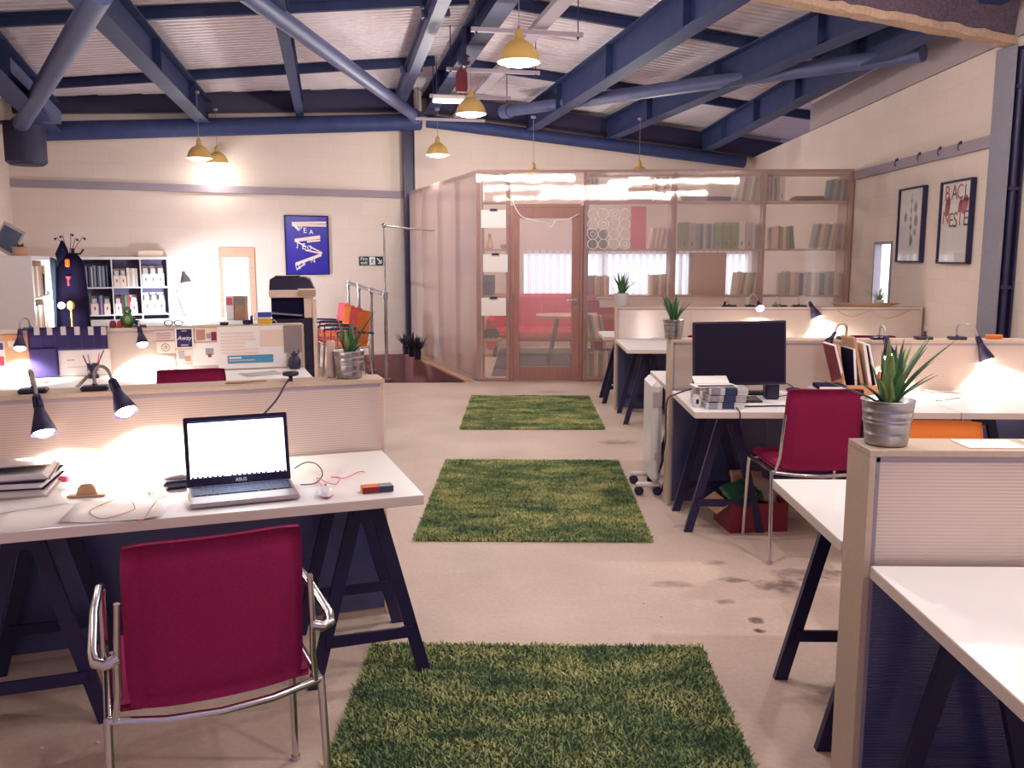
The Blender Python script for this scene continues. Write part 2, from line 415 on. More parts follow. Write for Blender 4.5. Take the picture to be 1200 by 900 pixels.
# the well: plywood sides and a rubber floor
well = thing('stair_well', 'plywood-lined sunken well in the floor beside the clear side wall', 'stair well', (0, 0, 0))
def quadwall(name, a, b, z0, z1, t, m, parent, out):
    """upright board from a to b with thickness t towards out"""
    mb = MB(); a = Vector(a); b = Vector(b); o = Vector(out)*t
    vs = [a, b, b+o, a+o]; vs = [Vector((p.x, p.y, z)) for z in (z0, z1) for p in vs]
    mb.add(vs, [(0, 1, 2, 3), (4, 7, 6, 5), (0, 4, 5, 1), (1, 5, 6, 2), (2, 6, 7, 3), (3, 7, 4, 0)])
    return mb.build(name, m, parent)
ZP = -.62
quadwall('side_board', PB, PIT_BR, ZP, -.005, .02, 'pitwood', well, U)
quadwall('side_board', PA, PIT_BL, ZP, -.005, .02, 'pitwood', well, -U)
quadwall('end_board', PIT_BL, PIT_BR, ZP, -.005, .02, 'pitwood', well, V)
quadwall('end_board', PA, PB, ZP, -.005, .02, 'pitwood', well, -V)
mb = MB(); mb.add([(p.x, p.y, z) for z in (ZP-.02, ZP) for p in (PA, PB, PIT_BR, PIT_BL)], [(0, 3, 2, 1), (4, 5, 6, 7), (0, 1, 5, 4), (1, 2, 6, 5), (2, 3, 7, 6), (3, 0, 4, 7)])
mb.build('well_floor', 'rubber', well)
# pale capping board between the well and the clear wall
mb = MB(); q = [PB-U*.03, PB+U*.075, PIT_BR+U*.07, PIT_BR-U*.03]
mb.add([(p.x, p.y, z) for z in (.002, .03) for p in q], [(0, 3, 2, 1), (4, 5, 6, 7), (0, 1, 5, 4), (1, 2, 6, 5), (2, 3, 7, 6), (3, 0, 4, 7)])
tag(mb.build('capping_board', 'wood'), 'long pale wooden capping board on the floor along the clear side wall', 'board')

def wall_holes(name, P0, e, n, length, z1, holes, t=.12, m='wall', z0=0):
    """upright wall from P0 along e, thickness t along n, with rectangular holes (s0,s1,za,zb)"""
    mb = MB(); holes = sorted(holes); cuts = [0]
    X = Matrix((( e.x, n.x, 0, P0.x), (e.y, n.y, 0, P0.y), (0, 0, 1, 0), (0, 0, 0, 1)))
    s = 0
    for (a, b, za, zb) in holes:
        mb.box(s, a, 0, t, z0, z1, X)
        mb.box(a, b, 0, t, z0, za, X); mb.box(a, b, 0, t, zb, z1, X)
        s = b
    mb.box(s, length, 0, t, z0, z1, X)
    o = mb.build(name, m); uv_planar(o, e); tag(o, kind='structure'); return o
# far wall, left part, with a small window
w0 = atplane(259, 357, PL, FE); w1 = atplane(297.5, 290, PL, FE)
wa, wb, wza, wzb = w0[0], w1[0], w0[1]-.25, w1[1]
wall_holes('wall_far_left', PL, FE, FN, FLEN+.05, 4.1, [(wa, wb, wza, wzb)])
def XW(P0, e, n):   # matrix of a wall: x along, y out of the room, z up
    return Matrix(((e.x, n.x, 0, P0.x), (e.y, n.y, 0, P0.y), (0, 0, 1, 0), (0, 0, 0, 1)))
XF = XW(PL, FE, FN)
win = MB()
for a in ((wa+.001, wa+.05, wza+.001, wzb-.001), (wb-.09, wb-.001, wza+.001, wzb-.001), (wa+.05, wb-.09, wzb-.16, wzb-.001), (wa+.05, wb-.09, wza+.001, wza+.05)):
    win.box(a[0], a[1], -.03, .10, a[2], a[3], XF)
wo = win.build('window_1', 'wood'); tag(wo, kind='structure')
g = MB(); g.box(wa+.05, wb-.09, .05, .06, wza+.05, wzb-.16, XF); g.build('pane', 'daylight', wo)
# far wall, right part (behind the glass room), square to the roof
PR2 = PR+RC*6.7
wall_holes('wall_far_right', PR, RC, -RD, 6.7, 4.3, [(1.9, 6.3, .85, 1.66)])
wo = MB(); XR = XW(PR, RC, -RD)
for a in ((1.9, 6.3, 1.62, 1.66), (1.9, 6.3, .85, .89), (1.9, 1.94, .89, 1.62), (6.26, 6.3, .89, 1.62), (3.35, 3.4, .89, 1.62), (4.8, 4.85, .89, 1.62)):
    wo.box(a[0]+.001, a[1]-.001, -.02, .1, a[2]+.001, a[3]-.001, XR)
wo = wo.build('window_2', 'white'); tag(wo, kind='structure')
g = MB(); g.box(1.94, 6.26, .05, .06, .89, 1.62, XR); g.build('pane', 'daylight', wo)
BLIND = bpy.data.materials.new('translucent blind slats'); BLIND.use_nodes = True
_nt = BLIND.node_tree; _nt.nodes.clear()
_o = _nt.nodes.new('ShaderNodeOutputMaterial'); _m = _nt.nodes.new('ShaderNodeMixShader'); _a = _nt.nodes.new('ShaderNodeBsdfTranslucent'); _b = _nt.nodes.new('ShaderNodeBsdfDiffuse')
_a.inputs[0].default_value = (.9, .92, .97, 1); _b.inputs[0].default_value = (.8, .78, .84, 1); _m.inputs[0].default_value = .35
_nt.links.new(_a.outputs[0], _m.inputs[1]); _nt.links.new(_b.outputs[0], _m.inputs[2]); _nt.links.new(_m.outputs[0], _o.inputs['Surface'])
g = MB()
for i in range(34):
    s_ = 1.98+i*.127; g.box(s_, s_+.085, -.06, -.056, .87, 1.70, XR @ Matrix.Translation((0, 0, 0)))
g.build('upright_blind', BLIND, wo)
# left wall
PLL = PL-V*14
wall_holes('wall_left', PLL+V*0-U*.12, V, U, 14.1, 4.1, [])
# right wall with a narrow window
XRW = Vector((4.0, -3, 0))
hz0, hz1 = .80, 1.74
ya, yb = 9.86, 10.36
wall_holes('wall_right', XRW, Vector((0, 1, 0)), Vector((1, 0, 0)), 19.9, 3.34, [(ya+3, yb+3, hz0, hz1)])
def box_obj(name, m, x0, x1, y0, y1, z0, z1, parent=None, b=0):
    q = MB(); q.box(x0, x1, y0, y1, z0, z1, None, b); return q.build(name, m, parent)
win = MB()
win.box(3.985, 4.1, ya+.001, ya+.03, hz0+.001, hz1-.001); win.box(3.985, 4.1, yb-.03, yb-.001, hz0+.001, hz1-.001)
win.box(3.985, 4.1, ya+.03, yb-.03, hz0+.001, hz0+.03); win.box(3.985, 4.1, ya+.03, yb-.03, hz1-.03, hz1-.001)
wo = win.build('window_3', 'trim'); tag(wo, kind='structure'); box_obj('pane', 'daylight', 4.07, 4.08, ya+.03, yb-.03, hz0+.03, hz1-.03, wo)
# boards over the right wall
o = MB(); o.box(3.98, 4.12, -3, 12.95, 3.345, 3.70); tag(o.build('trim_1', 'fascia'), kind='structure')
o = MB(); o.box(4.0, 4.12, -3, 12.95, 3.705, 4.6); o = o.build('wall_right_upper', 'roof'); tag(o, kind='structure')
# trim bands along the walls
s0 = atplane(12, 213, PL, FE)[1]; s1 = atplane(478, 229, PL, FE)[1]
zt = (s0+s1)/2
o = MB(); o.box(.0, FLEN-.1, -.05, -.002, zt-.06, zt+.05, XF); tag(o.build('trim_2', 'trim'), kind='structure')
tr = MB(); tr.box(3.95, 3.995, 7.7, 11.0, 2.50, 2.60)
tr.box(3.95, 3.995, -1, 7.3, 2.50, 2.60)
tro = tr.build('trim_3', 'trim'); tag(tro, kind='structure')
for yy in (8.35, 8.75, 9.2, 9.75):
    q = MB(); q.tube([(3.96, yy, 2.60), (3.93, yy, 2.60), (3.92, yy, 2.55), (3.935, yy, 2.53)], .006, 6); q.box(3.94, 3.95, yy-.015, yy+.015, 2.585, 2.615)
    q.build('hook', 'darksteel', tro)
# column on the right wall
col = thing('steel_column', 'grey steel column with a dark pipe against the right wall', 'column', (3.93, 7.5, 0))
q = MB(); q.box(-.075, -.06, -.15, .15, 0, 3.25); q.build('flange', 'grey', col)
q = MB(); q.box(.045, .06, -.15, .15, 0, 3.25); q.build('flange', 'darksteel', col)
q = MB(); q.box(-.06, .045, -.008, .008, 0, 3.25); q.build('web', 'darksteel', col)
q = MB(); q.cyl((.01, -.10, 0), (.01, -.10, 3.2), .032, n=12)
for z in (.4, 1.3, 2.1, 2.9): q.box(-.04, .05, -.14, -.008, z, z+.03)
q.build('pipe', 'darksteel', col)
# far column by the wall joint
q = MB(); X = T(PR.x, PR.y-.22, 0, RA); q.box(-.09, .09, -.008, .008, 0, 4.0, X); q.box(-.09, -.075, -.09, .09, 0, 4.0, X); q.box(.075, .09, -.09, .09, 0, 4.0, X)
o = q.build('steel_post', 'darksteel'); tag(o, 'dark steel post where the two far walls meet', 'post')

# ------------------------------------------------------------------ roof
R0 = Vector((-1.73, 15.0, 0)); RZ = 4.30; RS = .10
def RP(t, s, dz=0.0):     # roof point: t metres from the far end towards the viewer, s across (right +)
    p = R0+RD*t+RC*s; return Vector((p.x, p.y, RZ-RS*abs(s)+dz))
def roof():
    m = MB(); t0, t1 = -3.5, 19.0; pitch = .125; k = int((t1-t0)/pitch)
    prof = [(0, 0), (.035, 0), (.05, .03), (.09, .03), (.105, 0)]
    pts = [(t0+i*pitch+a, b) for i in range(k) for a, b in prof]
    for (sa, sb) in ((-13, 0), (0, 10)):
        vs = []; n = len(pts)
        for s in (sa, sb): vs += [RP(t, s, .02+b) for t, b in pts]
        m.add(vs, [(i, i+1, n+i+1, n+i) for i in range(n-1)])
    o = m.build('ceiling', 'roof'); tag(o, kind='structure')
roof()
# sheeting rails (thin) under the sheets
railspec = [(5.2, 'nearest the viewer'), (2.35, 'second from the far wall'), (8.2, 'over the nearer desks')]
def ibeam(mb, p0, p1, h, w, t=.012, tf=.016):
    """I section; p0,p1 top centre"""
    p0 = Vector(p0); p1 = Vector(p1); dn = Vector((0, 0, -1))
    mb.bar(p0+dn*tf/2, p1+dn*tf/2, w, tf); mb.bar(p0+dn*(h-tf/2), p1+dn*(h-tf/2), w, tf)
    mb.bar(p0+dn*h/2, p1+dn*h/2, t, h-2*tf)
    for k in range(1, 6):
        c = p0.lerp(p1, k/6.0)+dn*h/2; d = (p1-p0).normalized()
        mb.bar(c-d*.006, c+d*.006, w*.9, h-2*tf)
def add_purlin(t, side, label):
    m = MB(); s0, s1 = (0.12, 9.5) if side > 0 else (-.12, -12)
    m.bar(RP(t, s0, -.045), RP(t, s1, -.045), .06, .12)
    m.bar(RP(t, s0, -.012), RP(t, s1, -.012), .10, .01)
    tag(m.build('roof_purlin', 'steel'), label, 'purlin', 'thin cross rails under the roof sheets')
for t, w in ((5.45, 'nearer'), (2.45, 'farther')):
    add_purlin(t, 1, 'thin navy cross rail under the right roof slope, %s of two' % w)
    add_purlin(t, -1, 'thin navy cross rail under the left roof slope, %s of two' % w)
# deep beams running away under the sheets
def deep(ta, sa, tb, sb, label, h=.32, w=.2):
    m = MB(); ibeam(m, RP(ta, sa, -.10), RP(tb, sb, -.10), h, w)
    tag(m.build('roof_beam', 'steel'), label, 'roof beam')
def px_s(px, py):   # where a view ray meets the underside level of the roof: iterate
    x, y, u = ray(px, py); lo = None
    for i in range(1, 4000):
        t = i*.01; p = Vector((x*t, y*t, CH+u*t)); d = p-R0
        s = d.dot(RC); tt = d.dot(RD)
        if p.z >= RZ-RS*abs(s)-.28: return tt, s
    return None
deep(.1, 1.70, 14, 1.70, 'deep navy roof beam on the right slope nearest the row of pendants', .40, .2)
deep(.1, 3.07, 14, 3.05, 'deep navy roof beam midway across the right slope', .36, .2)
deep(.1, 4.85, 9.5, 3.35, 'deep navy roof beam nearest the right wall, turned towards that wall', .34, .2)
deep(.1, -3.35, 14, -3.5, 'deep navy roof beam on the left slope, above the two small pendants', .36, .2)
deep(.1, -2.0, 14, -2.0, 'slimmer navy roof beam on the left slope between the deep beam and the ridge', .28, .12)
deep(1.6, -5.3, 12, -3.9, 'navy roof beam above the far left corner, turned towards the left wall', .40, .26)
deep(-.2, .05, 14, .05, 'navy ridge beam running away above the pendant row', .30, .2)
q = MB(); q.bar(RP(.3, -.42, -.2), RP(13, -.55, -.2), .13, .14); q.bar(RP(.3, -.42, -.11), RP(13, -.55, -.11), .2, .02)
for t in (2.5, 5.3): q.bar(RP(t, -.6, -.14), RP(t, -.3, -.14), .05, .08)
tag(q.build('roof_beam', 'tube'), 'grey blue box-section beam just left of the ridge beam', 'roof beam')
# end frame along the far walls
q = MB(); a = RP(.12, .1, -.10); b = RP(.12, 6.9, -.10); q.bar(a+Vector((0, 0, -.12)), b+Vector((0, 0, -.12)), .14, .30)
tag(q.build('end_girder', 'darksteel'), 'dark girder closing the right roof slope at the far wall', 'girder')
aL = PL+FE*.1+FN*-.16; bL = PR+FN*-.16
q = MB(); q.bar(Vector((aL.x, aL.y, 3.68)), Vector((bL.x, bL.y, 4.08)), .12, .30); q.bar(Vector((aL.x, aL.y, 3.86)), Vector((bL.x, bL.y, 4.24)), .16, .06)
tag(q.build('end_girder', 'darksteel'), 'dark girder closing the left roof slope at the far wall', 'girder')
def roundtube(pts, r, label, name='bracing_tube', m='tube', extra=None):
    q = MB(); q.tube(pts, r, 18)
    if extra: extra(q)
    o = q.build(name, m); tag(o, label, 'steel tube'); return o
pa = atplane(48, 154, PL-FN*.42, FE)[2]; pb = atplane(492, 143, PL-FN*.42, FE)[2]
roundtube([pa, pb], .13, 'fat navy steel tube along the top of the left far wall', 'frame_tube', 'steel')
pc = atplane(500, 142, PR+RD*.45, RC)[2]; pd = atplane(872, 190, PR+RD*.45, RC)[2]
roundtube([pc, pd], .10, 'navy steel tube sloping down along the right far wall', 'frame_tube', 'steel')
E_ = aty(488, 137, 14.4)
def collar(p, q_, r):
    def f(m):
        d = (Vector(q_)-Vector(p)).normalized()
        m.cyl(p, Vector(p)+d*.18, r*1.25, n=18)
    return f
t1 = (E_, aty(283, -12, 7.4)); roundtube(t1, .085, 'grey blue diagonal roof tube crossing the left slope to the centre', extra=collar(t1[0], t1[1], .085))
t2 = (aty(590, 131, 14.2), aty(1082, 62, 8.9)); roundtube(t2, .085, 'long grey blue diagonal roof tube crossing the right slope to the right wall', extra=collar(t2[0], t2[1], .085))
t3 = (aty(22, 150, 11.8), aty(118, -10, 6.9)); roundtube(t3, .10, 'steep grey blue diagonal roof tube in the top left corner', extra=collar(t3[0], t3[1], .1))
t4 = (aty(0, 75, 9.6), aty(62, 138, 11.6)); q = MB(); q.bar(t4[0], t4[1], .20, .16); tag(q.build('roof_strut', 'tube'), 'short navy strut running into the far left corner node', 'strut')
nd = aty(30, 172, 11.75)
q = MB(); q.cyl((nd.x, nd.y, nd.z-.2), (nd.x, nd.y, nd.z+.28), .25, n=26); q.cyl((nd.x, nd.y, nd.z-.24), (nd.x, nd.y, nd.z-.2), .2, .25, n=26); q.cyl((nd.x, nd.y, nd.z+.28), (nd.x, nd.y, nd.z+.30), .29, n=26)
tag(q.build('steel_node', 'darksteel'), 'dark drum-shaped steel node at the top of the far left corner', 'steel node')
# sprayed rafter from the right wall up over the viewer
BP = Vector((3.97, 7.42, 0))
def bp(k, z): p = BP-RC*k; return Vector((p.x, p.y, z+k*.107))
q = MB(); q.use('spray'); q.bar(bp(.14, 3.45), bp(9.5, 3.45), .11, .38); q.bar(bp(.40, 3.70), bp(9.5, 3.70), .13, .13)
q.use('spraytan')
ro = q.build('coated_rafter', None); tag(ro, 'thick dark rafter with crumbly sprayed coating and tan lower flange', 'rafter')
q = MB()
import random as _r; _r.seed(3)
n = 120; vs = []; 
for i in range(n+1):
    k = .14+i*9.3/n; c = bp(k, 3.245); j = [_r.uniform(-.008, .008) for _ in range(4)]
    nrm = RD
    vs += [c+nrm*(.07+j[0])+Vector((0, 0, -.03+j[1])), c-nrm*.07+Vector((0, 0, -.03+j[2])), c-nrm*.07+Vector((0, 0, .03)), c+nrm*(.07+j[3])+Vector((0, 0, .03+j[1]))]
q.add(vs, [(4*i+a, 4*i+(a+1) % 4, 4*i+4+(a+1) % 4, 4*i+4+a) for i in range(n) for a in range(4)]+[(0, 1, 2, 3), (4*n+3, 4*n+2, 4*n+1, 4*n)])
q.build('lower_flange', 'spraytan', ro)

# cable tray with cross struts hung beside the ridge beam
tray = thing('cable_tray', 'long pale cable tray hanging beside the ridge beam with cross struts', 'cable tray')
SZ = 3.62
q = MB()
def TP(t, s, z): p = R0+RD*t+RC*s; return Vector((p.x, p.y, z))
q.bar(TP(.6, .42, SZ+.12), TP(8.2, .42, SZ+.12), .14, .012)
q.bar(TP(.6, .35, SZ+.14), TP(8.2, .35, SZ+.14), .008, .05); q.bar(TP(.6, .49, SZ+.14), TP(8.2, .49, SZ+.14), .008, .05)
q.build('tray_channel', 'trim', tray)
for t in (.9, 2.9, 4.6, 6.4, 7.9):
    q = MB(); a = TP(t, -.25, SZ+.08); b = TP(t, .85, SZ+.08); q.bar(a, b, .041, .041)
    q.build('cross_strut', 'trim', tray)
    q = MB()
    for s in (-.2, .80):
        p = TP(t, s, SZ+.08); q.cyl(p-Vector((0, 0, .05)), Vector((p.x, p.y, 4.18)), .006, n=6); q.cyl(p-Vector((0, 0, .035)), p-Vector((0, 0, .022)), .014, n=6)
    q.build('hanger_rod', 'darksteel', tray)

# ------------------------------------------------------------------ pendants
def make_pendant():
    r = thing('pendant_lamp', '', 'pendant lamp')
    q = MB()
    pr = [(.022, .240), (.032, .232), (.036, .168), (.046, .160), (.072, .148), (.104, .124), (.130, .092), (.148, .055), (.158, .02), (.163, 0), (.168, -.004), (.165, -.008)]
    q.lathe(pr, 36); q.disc(.022, .235); q.build('shade', 'yellow', r)
    q = MB(); q.lathe([(.160, 0), (.153, .022), (.142, .055), (.122, .09), (.09, .122), (.045, .145), (0.0, .15)][::-1], 36); q.build('shade_lining', 'shadein_glow', r)
    q = MB(); q.lathe([(0, -.040), (.06, -.037), (.11, -.027), (.148, -.008), (.156, .004), (.10, .01), (0, .01)][::-1], 32); q.build('diffuser', 'bulb', r)
    q = MB(); q.cyl((0, 0, .235), (0, 0, .26), .015, .008); q.cyl((0, 0, .26), (0, 0, 1), .0035, n=6); 
    return r, q
PEND = []
def pendant(loc, top, label, power=38, scale=1.0):
    r, q = make_pendant(); r['label'] = label; r.location = loc; r['group'] = 'yellow pendant lamps'
    q = MB(); q.cyl((0, 0, .235), (0, 0, .26), .015, .008); q.cyl((0, 0, .26), (0, 0, top-loc[2]), .0035, n=6)
    q.cyl((0, 0, top-loc[2]-.03), (0, 0, top-loc[2]), .035, n=16)
    q.build('cord', 'trim', r)
    light('POINT', power, (1, .93, .86), (0, 0, -.18), .06, r)
    return r
def pend_px(px, py, w, dia=.332): 
    d = dia*1030.0/w; x, y, u = ray(px, py); k = math.sqrt(1+((px-600)/FPX)**2+((450-py)/FPX)**2)
    # w measured across at depth along the optical axis
    fwd = 1.0
    return Vector((x*d, y*d, CH+u*d))
for (px, py, w, top, lab, pw) in ((608, 72, 50, 3.68, 'largest yellow pendant lamp, nearest in the row below the cable tray', 42),
        (552, 133, 36, 3.68, 'middle yellow pendant lamp of the row, beside the short fluorescent light', 42),
        (513, 181, 27, 3.68, 'farthest yellow pendant lamp of the row, in front of the dark post', 42),
        (234, 185, 29, 3.75, 'yellow pendant lamp on the left, the nearer one of that pair', 12),
        (255, 191, 26, 3.75, 'yellow pendant lamp on the left, the farther one of that pair', 7)):
    pendant(pend_px(px, py, w), top, lab, pw)
for (px, py, d, lab) in ((625, 211, 13.2, 'yellow pendant lamp over the meeting room, above its door'),
                         (749, 208, 13.4, 'yellow pendant lamp over the meeting room, right of its door')):
    p = aty(px, py, d); pendant(p, 3.6, lab, 30)
# unseen pendants added above the view as fill, the ridge row continued among them
for (x, y) in ((.55, 4.0), (1.25, 1.0), (-3.2, 5.4), (2.7, 5.4), (2.1, 2.3), (-5.4, 5.6)):
    pendant((x, y, 3.15), 3.9, 'yellow pendant lamp added out of view high over the desks', 48 if x > 1.5 else 34)

# short fluorescent batten and hoist
p = aty(526, 117, 11.2)
ft = thing('fluorescent_light', 'short white fluorescent light hanging under the ridge beam', 'ceiling light', p, RA)
q = MB(); q.box(-.20, .20, -.06, .06, .0, .05, None, .008); q.build('housing', 'papergrey', ft)
q = MB(); q.box(-.195, .195, -.05, .05, -.035, -.001, None, .012); q.build('diffuser', 'tubelight', ft)
q = MB()
for x in (-.15, .15): q.cyl((x, 0, .05), (x, 0, 4.0-p.z), .004, n=6)
q.build('hanger_rod', 'darksteel', ft)
light('POINT', 6, (1, .95, .95), (0, 0, -.12), .05, ft)
p = aty(541, 95, 10.2)
ho = thing('chain_hoist', 'small maroon chain hoist hanging from a black bracket near the ridge', 'hoist', p, RA)
q = MB(); q.prism([(-.055, -.12), (.045, -.12), (.06, -.09), (.055, .09), (.03, .12), (-.03, .12), (-.06, .09), (-.065, -.08)], .05, axis='y', d0=-.05); q.build('body', 'maroon', ho)
q = MB(); q.cyl((.03, -.05, .22), (.03, .05, .22), .065, n=20); q.tube([(.03, 0, .2), (.0, 0, .15), (-.02, 0, .11)], .01, 8); q.tube([(.03, 0, .2), (.06, 0, .15), (.03, 0, .11)], .008, 8); q.bar((.03, 0, .28), (.03, 0, 4.1-p.z), .05, .02, up=(0, 1, 0)); q.build('bracket', 'darksteel', ho)
q = MB()
for k in range(14): q.tube([(.05+.006*math.cos(a), .006*math.sin(a) if k % 2 else 0, .1-k*.022+.012*math.sin(a*1.0)) for a in (i*math.pi/3 for i in range(7))], .002, 5)
q.build('chain', 'chrome', ho)

# ------------------------------------------------------------------ RUGS
def rug_mat():
    m = bpy.data.materials.new('grass green pile'); m.use_nodes = True
    nt = m.node_tree; N = nt.nodes; L = nt.links; b = N['Principled BSDF']; b.inputs['Roughness'].default_value = .85; b.inputs['Specular IOR Level'].default_value = .15
    tc = N.new('ShaderNodeTexCoord'); oi = N.new('ShaderNodeObjectInfo')
    ad = N.new('ShaderNodeVectorMath'); ad.operation = 'ADD'; L.new(tc.outputs['Object'], ad.inputs[0])
    cb = N.new('ShaderNodeCombineXYZ'); mu = N.new('ShaderNodeMath'); mu.operation = 'MULTIPLY'; mu.inputs[1].default_value = 37; L.new(oi.outputs['Random'], mu.inputs[0]); L.new(mu.outputs[0], cb.inputs[2]); L.new(cb.outputs[0], ad.inputs[1])
    mp = N.new('ShaderNodeMapping'); mp.inputs['Scale'].default_value = (2.2, 4.0, 1); L.new(ad.outputs[0], mp.inputs['Vector'])
    n = N.new('ShaderNodeTexNoise'); n.inputs['Scale'].default_value = 1.5; n.inputs['Detail'].default_value = 7; n.inputs['Roughness'].default_value = .68; L.new(mp.outputs[0], n.inputs['Vector'])
    r = N.new('ShaderNodeValToRGB'); el = r.color_ramp.elements
    el[0].position = .34; el[0].color = RGB(94, 120, 92); el[1].position = .68; el[1].color = RGB(222, 216, 152)
    e = el.new(.46); e.color = RGB(140, 158, 108); e = el.new(.56); e.color = RGB(186, 190, 130)
    L.new(n.outputs['Fac'], r.inputs['Fac']); L.new(r.outputs['Color'], b.inputs['Base Color'])
    return m
M['pile'] = rug_mat(); M['rugback'] = mat('dark rug backing', RGB(40, 66, 48), rough=1)
RW, RL = 1.33, 1.96
def pile_mesh():
    rr = random.Random(11); vs = []; fs = []
    nx, ny = 170, 250
    for i in range(nx):
        for j in range(ny):
            x = -RW/2+(i+.5+rr.uniform(-.5, .5))*RW/nx; y = -RL/2+(j+.5+rr.uniform(-.5, .5))*RL/ny
            h = rr.uniform(.016, .026); a = rr.uniform(0, math.pi); lx = rr.gauss(0, .006); ly = rr.gauss(0, .006); w = .0036
            c, s = math.cos(a)*w, math.sin(a)*w
            k = len(vs)
            vs += [(x-c, y-s, .004), (x+c, y+s, .004), (x+lx*.5+c, y+ly*.5+s, h*.6), (x+lx*.5-c, y+ly*.5-s, h*.6), (x+lx*1.6, y+ly*1.6, h)]
            fs += [(k, k+1, k+2, k+3), (k+3, k+2, k+4)]
    me = bpy.data.meshes.new('pile'); me.from_pydata(vs, [], fs); me.materials.append(M['pile']); return me
PM = pile_mesh()
def rug(x, y, rz, label):
    t = thing('grass_rug', label, 'rug', (x, y, 0), rz, 'green shaggy rugs along the aisle')
    q = MB(); q.box(-RW/2+.01, RW/2-.01, -RL/2+.01, RL/2-.01, 0.001, .010); q.build('backing', 'rugback', t)
    o = bpy.data.objects.new('pile', PM); C.objects.link(o); o.parent = t; o['kind'] = 'stuff'
rug(.035, 2.38, 0.0, 'nearest of the three grass green shaggy rugs, cut by the bottom of the picture')
rug(.025, 5.655, .0, 'middle of the three grass green shaggy rugs on the concrete aisle')
rug(.025, 8.87, .01+math.pi, 'farthest of the three grass green shaggy rugs, nearest the wooden door')
# ================================================================== FURNITURE MAKERS
def trestle(parent, x, y0, y1, h=.706, spread=.205):
    """black trestle under a top: two A frames at y0,y1, joined by a beam"""
    q = MB(); q.box(x-.035, x+.035, y0, y1, h-.045, h-.001); q.box(x-.05, x+.05, y0+.0, y0+.04, h-.075, h-.045); q.box(x-.05, x+.05, y1-.04, y1, h-.075, h-.045)
    t = q.build('trestle', 'black', parent)
    for y in (y0+.02, y1-.02):
        for sx in (-1, 1):
            q = MB(); a = (x+sx*.035, y, h-.045); b = (x+sx*spread, y, .0)
            # tapered flat leg with a level foot
            w = .024
            vs = [(a[0]-w, y-.014, a[2]), (a[0]+w, y-.014, a[2]), (a[0]+w, y+.014, a[2]), (a[0]-w, y+.014, a[2]),
                  (b[0]-w, y-.014, 0), (b[0]+w, y-.014, 0), (b[0]+w, y+.014, 0), (b[0]-w, y+.014, 0)]
            q.add(vs, [(0, 1, 2, 3), (4, 7, 6, 5), (0, 4, 5, 1), (1, 5, 6, 2), (2, 6, 7, 3), (3, 7, 4, 0)])
            q.build('leg', 'black', t)
        zc = .175; k = .035+(spread-.035)*(1-zc/(h-.045))
        q = MB(); q.box(x-k, x+k, y-.026, y-.014, zc-.02, zc+.022); q.cyl((x, y-.03, zc), (x, y-.026, zc), .006, n=8); q.build('crossbar', 'black', t)
    return t
def desk(label, loc, rz, W, D, xs, ty0=.16, ty1=.66, th=.034):
    """local: front edge y=0 (towards the sitter) .. back y=D; x 0..W"""
    t = thing('trestle_desk', label, 'desk', loc, rz, 'white trestle desks')
    q = MB(); q.use('edge'); q.rbox(0, W, 0, D, .74-th, .7395, .002); q.use('white_top'); q.add([(.001, .001, .7402), (W-.001, .001, .7402), (W-.001, D-.001, .7402), (.001, D-.001, .7402)], [(0, 1, 2, 3)])
    q.build('tabletop', None, t)
    for x in xs: trestle(t, x, ty0, ty1)
    return t
def partition(label, loc, rz, L, posts, h=1.05, T_=.16, end_mat='mdf'):
    """local: x 0..L, y 0 (front face) .. T_ (back face). posts: x of inner studs"""
    t = thing('desk_partition', label, 'partition', loc, rz, 'box-frame desk partitions')
    q = MB(); q.rbox(-.0, .018, 0, T_, 0, h-.0185, .001); q.build('end_board', 'mdf', t)
    q = MB(); q.rbox(L-(.018 if end_mat == 'mdf' else .007), L, 0, T_, 0, h-.0185, .001); q.build('end_board', end_mat, t)
    q = MB(); q.rbox(0, L, 0, T_, h-.018, h, .0015)
    q.build('top_board', 'mdf', t)
    q = MB(); q.box(.018, L-.018, .012, T_-.012, .0, .03); q.build('bottom_board', 'mdf', t)
    for x in posts:
        q = MB(); q.box(x-.045, x+.045, .012, T_-.012, .03, h-.018)
        for k in (-.02, .02): q.cyl((x+k, .0115, h-.06), (x+k, .004, h-.06), .006, n=10)
        q.build('stud', 'mdf', t)
    xs = [0]+list(posts)+[L]
    for a, b in zip(xs[:-1], xs[1:]):
        for y0, y1 in ((.002, .008), (T_-.008, T_-.002)):
            q = MB(); q.box(a+(.02 if a == 0 else .003), b-(.02 if b == L else .003), y0, y1, .70, h-.019); q.build('clear_panel', 'poly_h', t)
            q = MB(); q.box(a+(.02 if a == 0 else .003), b-(.02 if b == L else .003), y0, y1, .032, .697); q.build('lower_panel', 'poly_shade', t)
    # clips along the edge
    q = MB(); q.box(.018, .028, .0, .002, .03, h-.02); q.box(.018, L-.018, .0, .002, h-.032, h-.020)
    for z in (.3, .62, .98): q.cyl((.023, .0, z), (.023, -.003, z), .005, n=8)
    q.build('edge_trim', 'trim', t)
    return t
def pix_rad(a): return math.radians(a)
